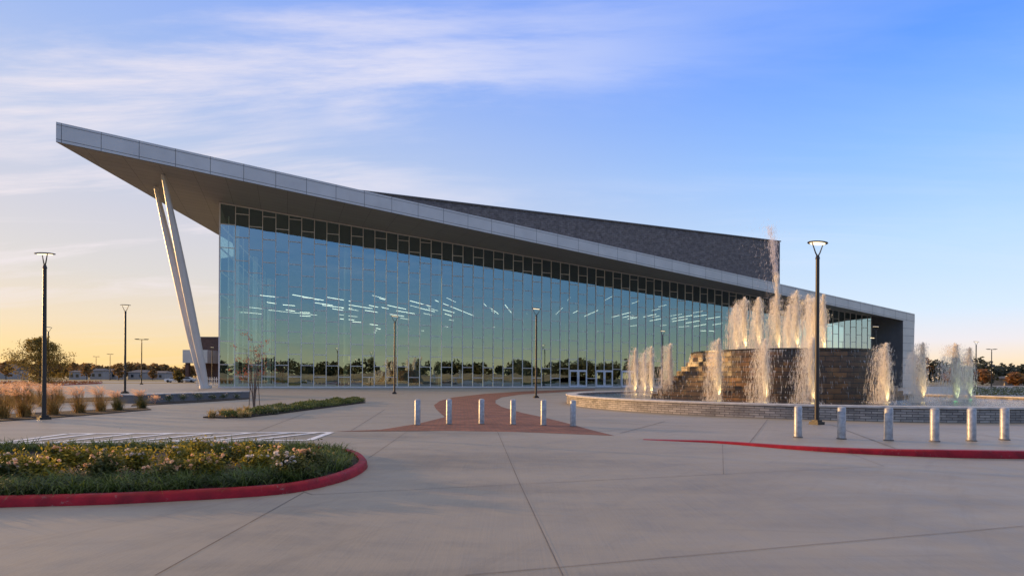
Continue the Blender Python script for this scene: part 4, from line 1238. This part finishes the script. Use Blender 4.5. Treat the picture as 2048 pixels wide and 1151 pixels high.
def sapling():
    rnd = random.Random(9); root = empty('sapling', tuple(sp)); tk = MB(); lf = MB()
    stems = [((0, 0), (.05, 0), (-.15, .1)), ((.03, .02), (.18, .05), (.35, 0)), ((-.02, 0), (-.2, 0), (-.45, .05)), ((0, .03), (.0, .2), (.12, .3)), ((.02, 0), (.28, -.1), (.75, -.1)), ((-.02, 0), (-.3, .1), (-.85, .1))]
    for i, (a, b, c) in enumerate(stems):
        hh = shh * (.97 - .09 * i)
        ps = [Vector((a[0], a[1], 0)), Vector((b[0] * .4, b[1] * .4, hh * .4)), Vector((b[0], b[1], hh * .65)), Vector((c[0], c[1], hh))]
        tk.tube(ps, [.028, .022, .014, .005], 6)
        for j in range(11):
            f = rnd.uniform(.45, .98); o = ps[1].lerp(ps[3], f) if f < .6 else ps[2].lerp(ps[3], (f - .6) / .4)
            e = o + Vector((rnd.gauss(0, .6), rnd.gauss(0, .4), rnd.uniform(.1, .6))) * .65
            m = o.lerp(e, .5) + Vector((0, 0, .05)); tk.tube([o, m, e], [.008, .006, .003], 4)
            for k in range(rnd.choice([0, 3, 8, 16])):
                leaf(lf, e + Vector((rnd.gauss(0, .09), rnd.gauss(0, .09), rnd.gauss(0, .07))), .032, rnd)
    tk.build('trunk', M['barkpale'], root); lf.build('crown', M['redleaf'], root)
    s = MB()
    for dx in (-.28, .28): s.tube([(dx, .05, 0), (dx * .7, .03, 1.35)], .02, 6)
    s.build('stake', M['stake'], root)
    tag(root, 'thin young tree with sparse red leaves tied to stakes in triangular bed', 'tree')
sapling()

# far vegetation: belts of wood all round
M['farleaf'] = leafmat('far_tree_leaf', (.13, .085, .034), (.36, .22, .08), .5, scale=.05)
M['fargreen'] = leafmat('far_tree_green', (.018, .024, .010), (.075, .075, .025), .3, scale=.05)
M['farorange'] = leafmat('far_tree_orange', (.15, .06, .015), (.34, .16, .035), .4, scale=.08)
def wood(name, az0, az1, dist, h, mat, lb, seed, step=6.0, depth=40, var=.35, n=520, leafr=.95):
    rnd = random.Random(seed); mb = MB(); a = az0; da = math.degrees(step / dist)
    while a < az1:
        d = dist + rnd.uniform(0, depth); x, y = d * math.sin(R(a)), d * math.cos(R(a))
        hh = h * (1 + var * noise.noise(Vector((a * .35, seed, 0))) * 1.6 + rnd.uniform(-.12, .12)) * d / dist
        cr = hh * rnd.uniform(.36, .55)
        for i in range(n):
            v = Vector((rnd.gauss(0, 1), rnd.gauss(0, 1), rnd.gauss(0, 1))).normalized() * rnd.random() ** .33
            lump = 1 + .35 * noise.noise(v * 2.2 + Vector((a, 0, 0)))
            q = Vector((x + v.x * cr * lump, y + v.y * cr * lump, hh * .55 + v.z * hh * .45 * lump))
            if q.z < .2: q.z = rnd.uniform(0, 1.2)
            leaf(mb, q, leafr * rnd.uniform(.5, 1.1), rnd, 1.1)
        a += da * rnd.uniform(.6, 1.3)
    o = mb.build(name, mat); tag(o, lb, 'trees', kind='stuff'); return o
wood('distant_wood', -48, -16, 330, 7.2, M['farleaf'], 'belt of autumn brown trees on the horizon behind the left car park', 1, 5.0)
wood('distant_wood', 33, 36.5, 230, 7.0, M['farorange'], 'rusty orange wood right behind the fountain jets', 2, 5.0, leafr=.8)
wood('distant_wood', 36.5, 52, 240, 7.6, M['fargreen'], 'dark green and amber wood on the right horizon', 3, 4.5, leafr=.8)
wood('distant_wood', 37.5, 52, 205, 4.2, M['farorange'], 'lower orange scrub before the dark green wood on the right', 5, 7, leafr=.7, n=300)
wood('distant_wood', 98, 185, 235, 12.0, M['fargreen'], 'dark wood mirrored low in the glass wall', 4, 7.5, n=420, leafr=1.1)
# dry grass bank that the glass mirrors
def bank():
    mb = MB(); n = 110; rows = []
    for i in range(n + 1):
        a = R(98 + 87 * i / n); rr = []
        for d, z in ((128, -.02), (140, 1.6), (150, 3.0), (162, 3.0), (190, -.02)):
            zz_ = z * (1 + .35 * noise.noise(Vector((i * .22, 0, d * .02)))) if z > 0 else z
            rr.append(Vector((d * math.sin(a), d * math.cos(a), zz_)))
        rows.append(rr)
    mb.poly([q for r in rows for q in r], [(i * 5 + k, i * 5 + k + 1, (i + 1) * 5 + k + 1, (i + 1) * 5 + k) for i in range(n) for k in range(4)])
    o = mb.build('grass_bank', plain('dry_bank', (.34, .25, .11), .95, var=.3, scale=.1)); tag(o, kind='structure'); weld(o); smooth_angle(o, 60)
bank()
sheet('meadow', [(-90, -120), (150, -120), (150, -23), (-90, -23)], plain('dark_meadow', (.045, .05, .018), .95, var=.4, scale=.1), -.012)

# ------------------------------------------------------------------ left background
def sheet_px(name, pts, mat, z):
    return sheet(name, [gp(*p) for p in pts], mat, z)
# islands with red curbs in the car park
def island(pts, lb, seed, mat, h=.5, n=1500):
    P = [gp(*p) for p in pts]; P.append(P[0].copy())
    curb('curb', P, [.15] * len(P), .3, M['red'], lb[0])
    mb = MB(); rnd = random.Random(seed)
    x0, x1 = min(p.x for p in P), max(p.x for p in P); y0, y1 = min(p.y for p in P), max(p.y for p in P)
    k = 0
    while k < n:
        x, y = rnd.uniform(x0, x1), rnd.uniform(y0, y1)
        if not in_poly(x, y, P[:-1]): k += .2; continue
        leaf(mb, Vector((x, y, h * rnd.random())), rnd.uniform(.08, .16), rnd); k += 1
    o = mb.build('ground_cover', mat); tag(o, lb[1], 'ground cover', kind='stuff')
island([(-60, 772), (120, 770), (200, 767), (205, 765.5), (120, 765), (-60, 766)], ('far red curb of the car park island behind the oak', 'reddish planting on the car park island behind the oak'), 1, leafmat('island_leaf', (.08, .035, .02), (.22, .10, .04)))
sheet('car_park', [(-330, 119), (-28, 151), (-28, 170), (-330, 170)], M['plaza'], 0.0)
def car(p, yaw, paint, lb, L=4.6):
    root = empty('parked_car', tuple(p), yaw)
    prof = [(-2.25, .35), (-2.3, .75), (-2.15, .95), (-1.3, 1.02), (-.7, 1.42), (.7, 1.45), (1.35, 1.05), (2.15, .9), (2.3, .65), (2.25, .35)]
    mb = MB(); mb.prism([(x, -.88, z) for x, z in prof], [(x, .88, z) for x, z in prof]); weld(mb.build('body', paint, root))
    g_ = MB()
    for s in (-1, 1): g_.face([(-1.2, s * .885, 1.03), (-.66, s * .885, 1.36), (.66, s * .885, 1.38), (1.2, s * .885, 1.05)])
    g_.build('window', M['cardark'], root)
    for x in (-1.4, 1.4):
        for s in (-1, 1):
            w = MB(); w.tube([(x, s * .72, .33), (x, s * .92, .33)], .33, 16); w.build('wheel', M['tyre'], root)
    tag(root, lb, 'car', 'cars parked far left'); return root
M['carblue'] = plain('car_paint_blue', (.45, .52, .62), .25)
car(Vector((ray(350, 755)[0] * 150, 150, 0)), R(10), M['carpaint'], 'white parked car left of the raking columns')
car(Vector((ray(373, 755)[0] * 152, 152, 0)), R(14), M['carblue'], 'pale blue parked car beneath the grey canopy')
def brown_building():
    root = empty('brick_building', (ray(400, 755)[0] * 165, 165, 0)); tag(root, 'brown brick building with grey canopy left of the glass corner', 'building')
    a = ray(401, 755)[0] * 165; z = at(401, 675, 165).z; x0 = root.location.x
    mb = MB(); mb.box(((a + 13) - x0, 7, z / 2), 26, 14, z); mb.build('wall', M['brownbrick'], root)
    mb = MB(); mb.box(((a + 13) - x0, 7, z + .15), 26.3, 14.3, .3); mb.build('parapet', M['darkpanel'], root)
    c0 = ray(365, 755)[0] * 158; zc0, zc1 = at(365, 725, 158).z, at(365, 699, 158).z
    mb = MB(); mb.box((c0 + 3.4 - x0, -1, (zc0 + zc1) / 2), 6.8, 12, zc1 - zc0); mb.build('canopy', M['fascia'], root)
    for dy in (-6, 2):
        mb = MB(); mb.box((c0 + .9 - x0, dy, zc0 / 2), .9, .9, zc0); mb.build('canopy_column', M['brownbrick'], root)
brown_building()
def fence():
    a = Vector((ray(394, 755)[0] * 92, 92, 0)); b = Vector((ray(437, 755)[0] * 93, 93, 0))
    root = empty('picket_fence', tuple(a)); tag(root, 'short white picket fence behind the raking column feet', 'fence')
    n = 11; mb = MB()
    for i in range(n):
        q = (b - a) * (i / (n - 1)); mb.box((q.x, q.y, .75), .11, .05, 1.5)
    mb.build('picket', M['picket'], root)
    mb = MB()
    for z in (.35, 1.15): mb.bar((0, .05, z), (b.x - a.x, b.y - a.y + .05, z), .08, .04)
    mb.build('rail', M['picket'], root)
fence()
def house(px0, px1, Y, pyt, pye, lb, wall=None):
    x0, x1 = ray(px0, 755)[0] * Y, ray(px1, 755)[0] * Y; ze = at(px0, pye, Y).z; zr = at(px0, pyt, Y).z
    root = empty('house', ((x0 + x1) / 2, Y, 0)); w = (x1 - x0); d = min(w, 14)
    mb = MB(); mb.box((0, d / 2, ze / 2), w, d, ze); mb.build('wall', wall or M['house'], root)
    mb = MB(); e = .4
    V = [(-w / 2 - e, -e, ze), (w / 2 + e, -e, ze), (w / 2 + e, d + e, ze), (-w / 2 - e, d + e, ze), (-w / 2 + w * .15, d / 2, zr), (w / 2 - w * .15, d / 2, zr)]
    mb.poly(V, [(0, 1, 5, 4), (1, 2, 5), (2, 3, 4, 5), (3, 0, 4)]); mb.build('roof', M['houseroof'], root)
    for k in range(max(2, int(w / 6))):
        x = -w / 2 + w * (k + .5) / max(2, int(w / 6)); mb = MB(); mb.box((x, -.03, ze * .5), 1.2, .06, 1.3); mb.build('window', M['cardark'], root)
    tag(root, lb, 'house', 'low buildings along the far left edge of the car park')
house(180, 206, 262, 736, 741, 'pale low building left of the far thin lamps'); house(207, 233, 268, 737, 742, 'whitish low building behind the taller far lamp')
house(138, 160, 240, 740, 743, 'brownish shed right of the oak tree'); house(256, 290, 275, 739, 744, 'dark roofed house behind the T headed left lamp')
house(292, 330, 280, 741, 745, 'low pale house left of the white car'); house(-20, 22, 240, 727, 738, 'house with a tall roof at the left photo edge')
for i, (px, top, Y, lb) in enumerate([(173, 728, 220, 'small golden tree left of the pale low building'), (237, 731, 220, 'small golden tree right of the whitish building'), (356, 739, 148, 'dark small tree between the two parked cars'), (305, 737, 230, 'rounded amber tree beside the low pale house'),
                                      (12, 722, 200, 'brown tree at the left edge before the house'), (148, 722, 250, 'brown tree just right of the oak crown')]):
    p = Vector((ray(px, 755)[0] * Y, Y, 0)); hh = at(px, top, Y).z
    tree('small_tree', p, hh, hh * .42, hh * .2, M['farleaf'] if i not in (2,) else M['oakleaf'], M['bark'], 50 + i, lb, group='small trees beyond the left car park', n=1400, lr=.22, nb=16, tr=.14)

# ------------------------------------------------------------------ right background
sheet('far_lot', [(75, 60), (150, 60), (260, 190), (120, 190), (150, 118)], M['plaza'], -.004)
def hedge(px0, px1, Y, h, lb, seed):
    rnd = random.Random(seed); x0, x1 = ray(px0, 760)[0] * Y, ray(px1, 760)[0] * Y; mb = MB()
    for i in range(int((x1 - x0) * 130)):
        leaf(mb, Vector((rnd.uniform(0, x1 - x0), rnd.gauss(0, .35), h * rnd.random() ** .7 * (.7 + .5 * noise.noise(Vector((i * .001, seed, 0)))))), rnd.uniform(.05, .1), rnd)
    root = empty('hedge', (x0, Y, 0)); mb.build('foliage', M['lowleaf'], root)
    c = MB(); c.bar((0, -.8, .12), (x1 - x0, -.8, .12), .24, .3, side=(0, 0, 1)); c.build('edging', M['cap'], root)
    tag(root, lb, 'hedge', 'clipped hedges right of the fountain')
hedge(1950, 2260, 54, .7, 'nearest low clipped hedge right of the fountain', 1); hedge(1945, 2240, 66, .8, 'second clipped hedge right of the fountain', 2); hedge(1940, 2200, 84, 1.0, 'farthest clipped hedge below the parking lamps', 3)
house(2010, 2046, 190, 752, 757, 'low pale roofed building before the right hand wood')
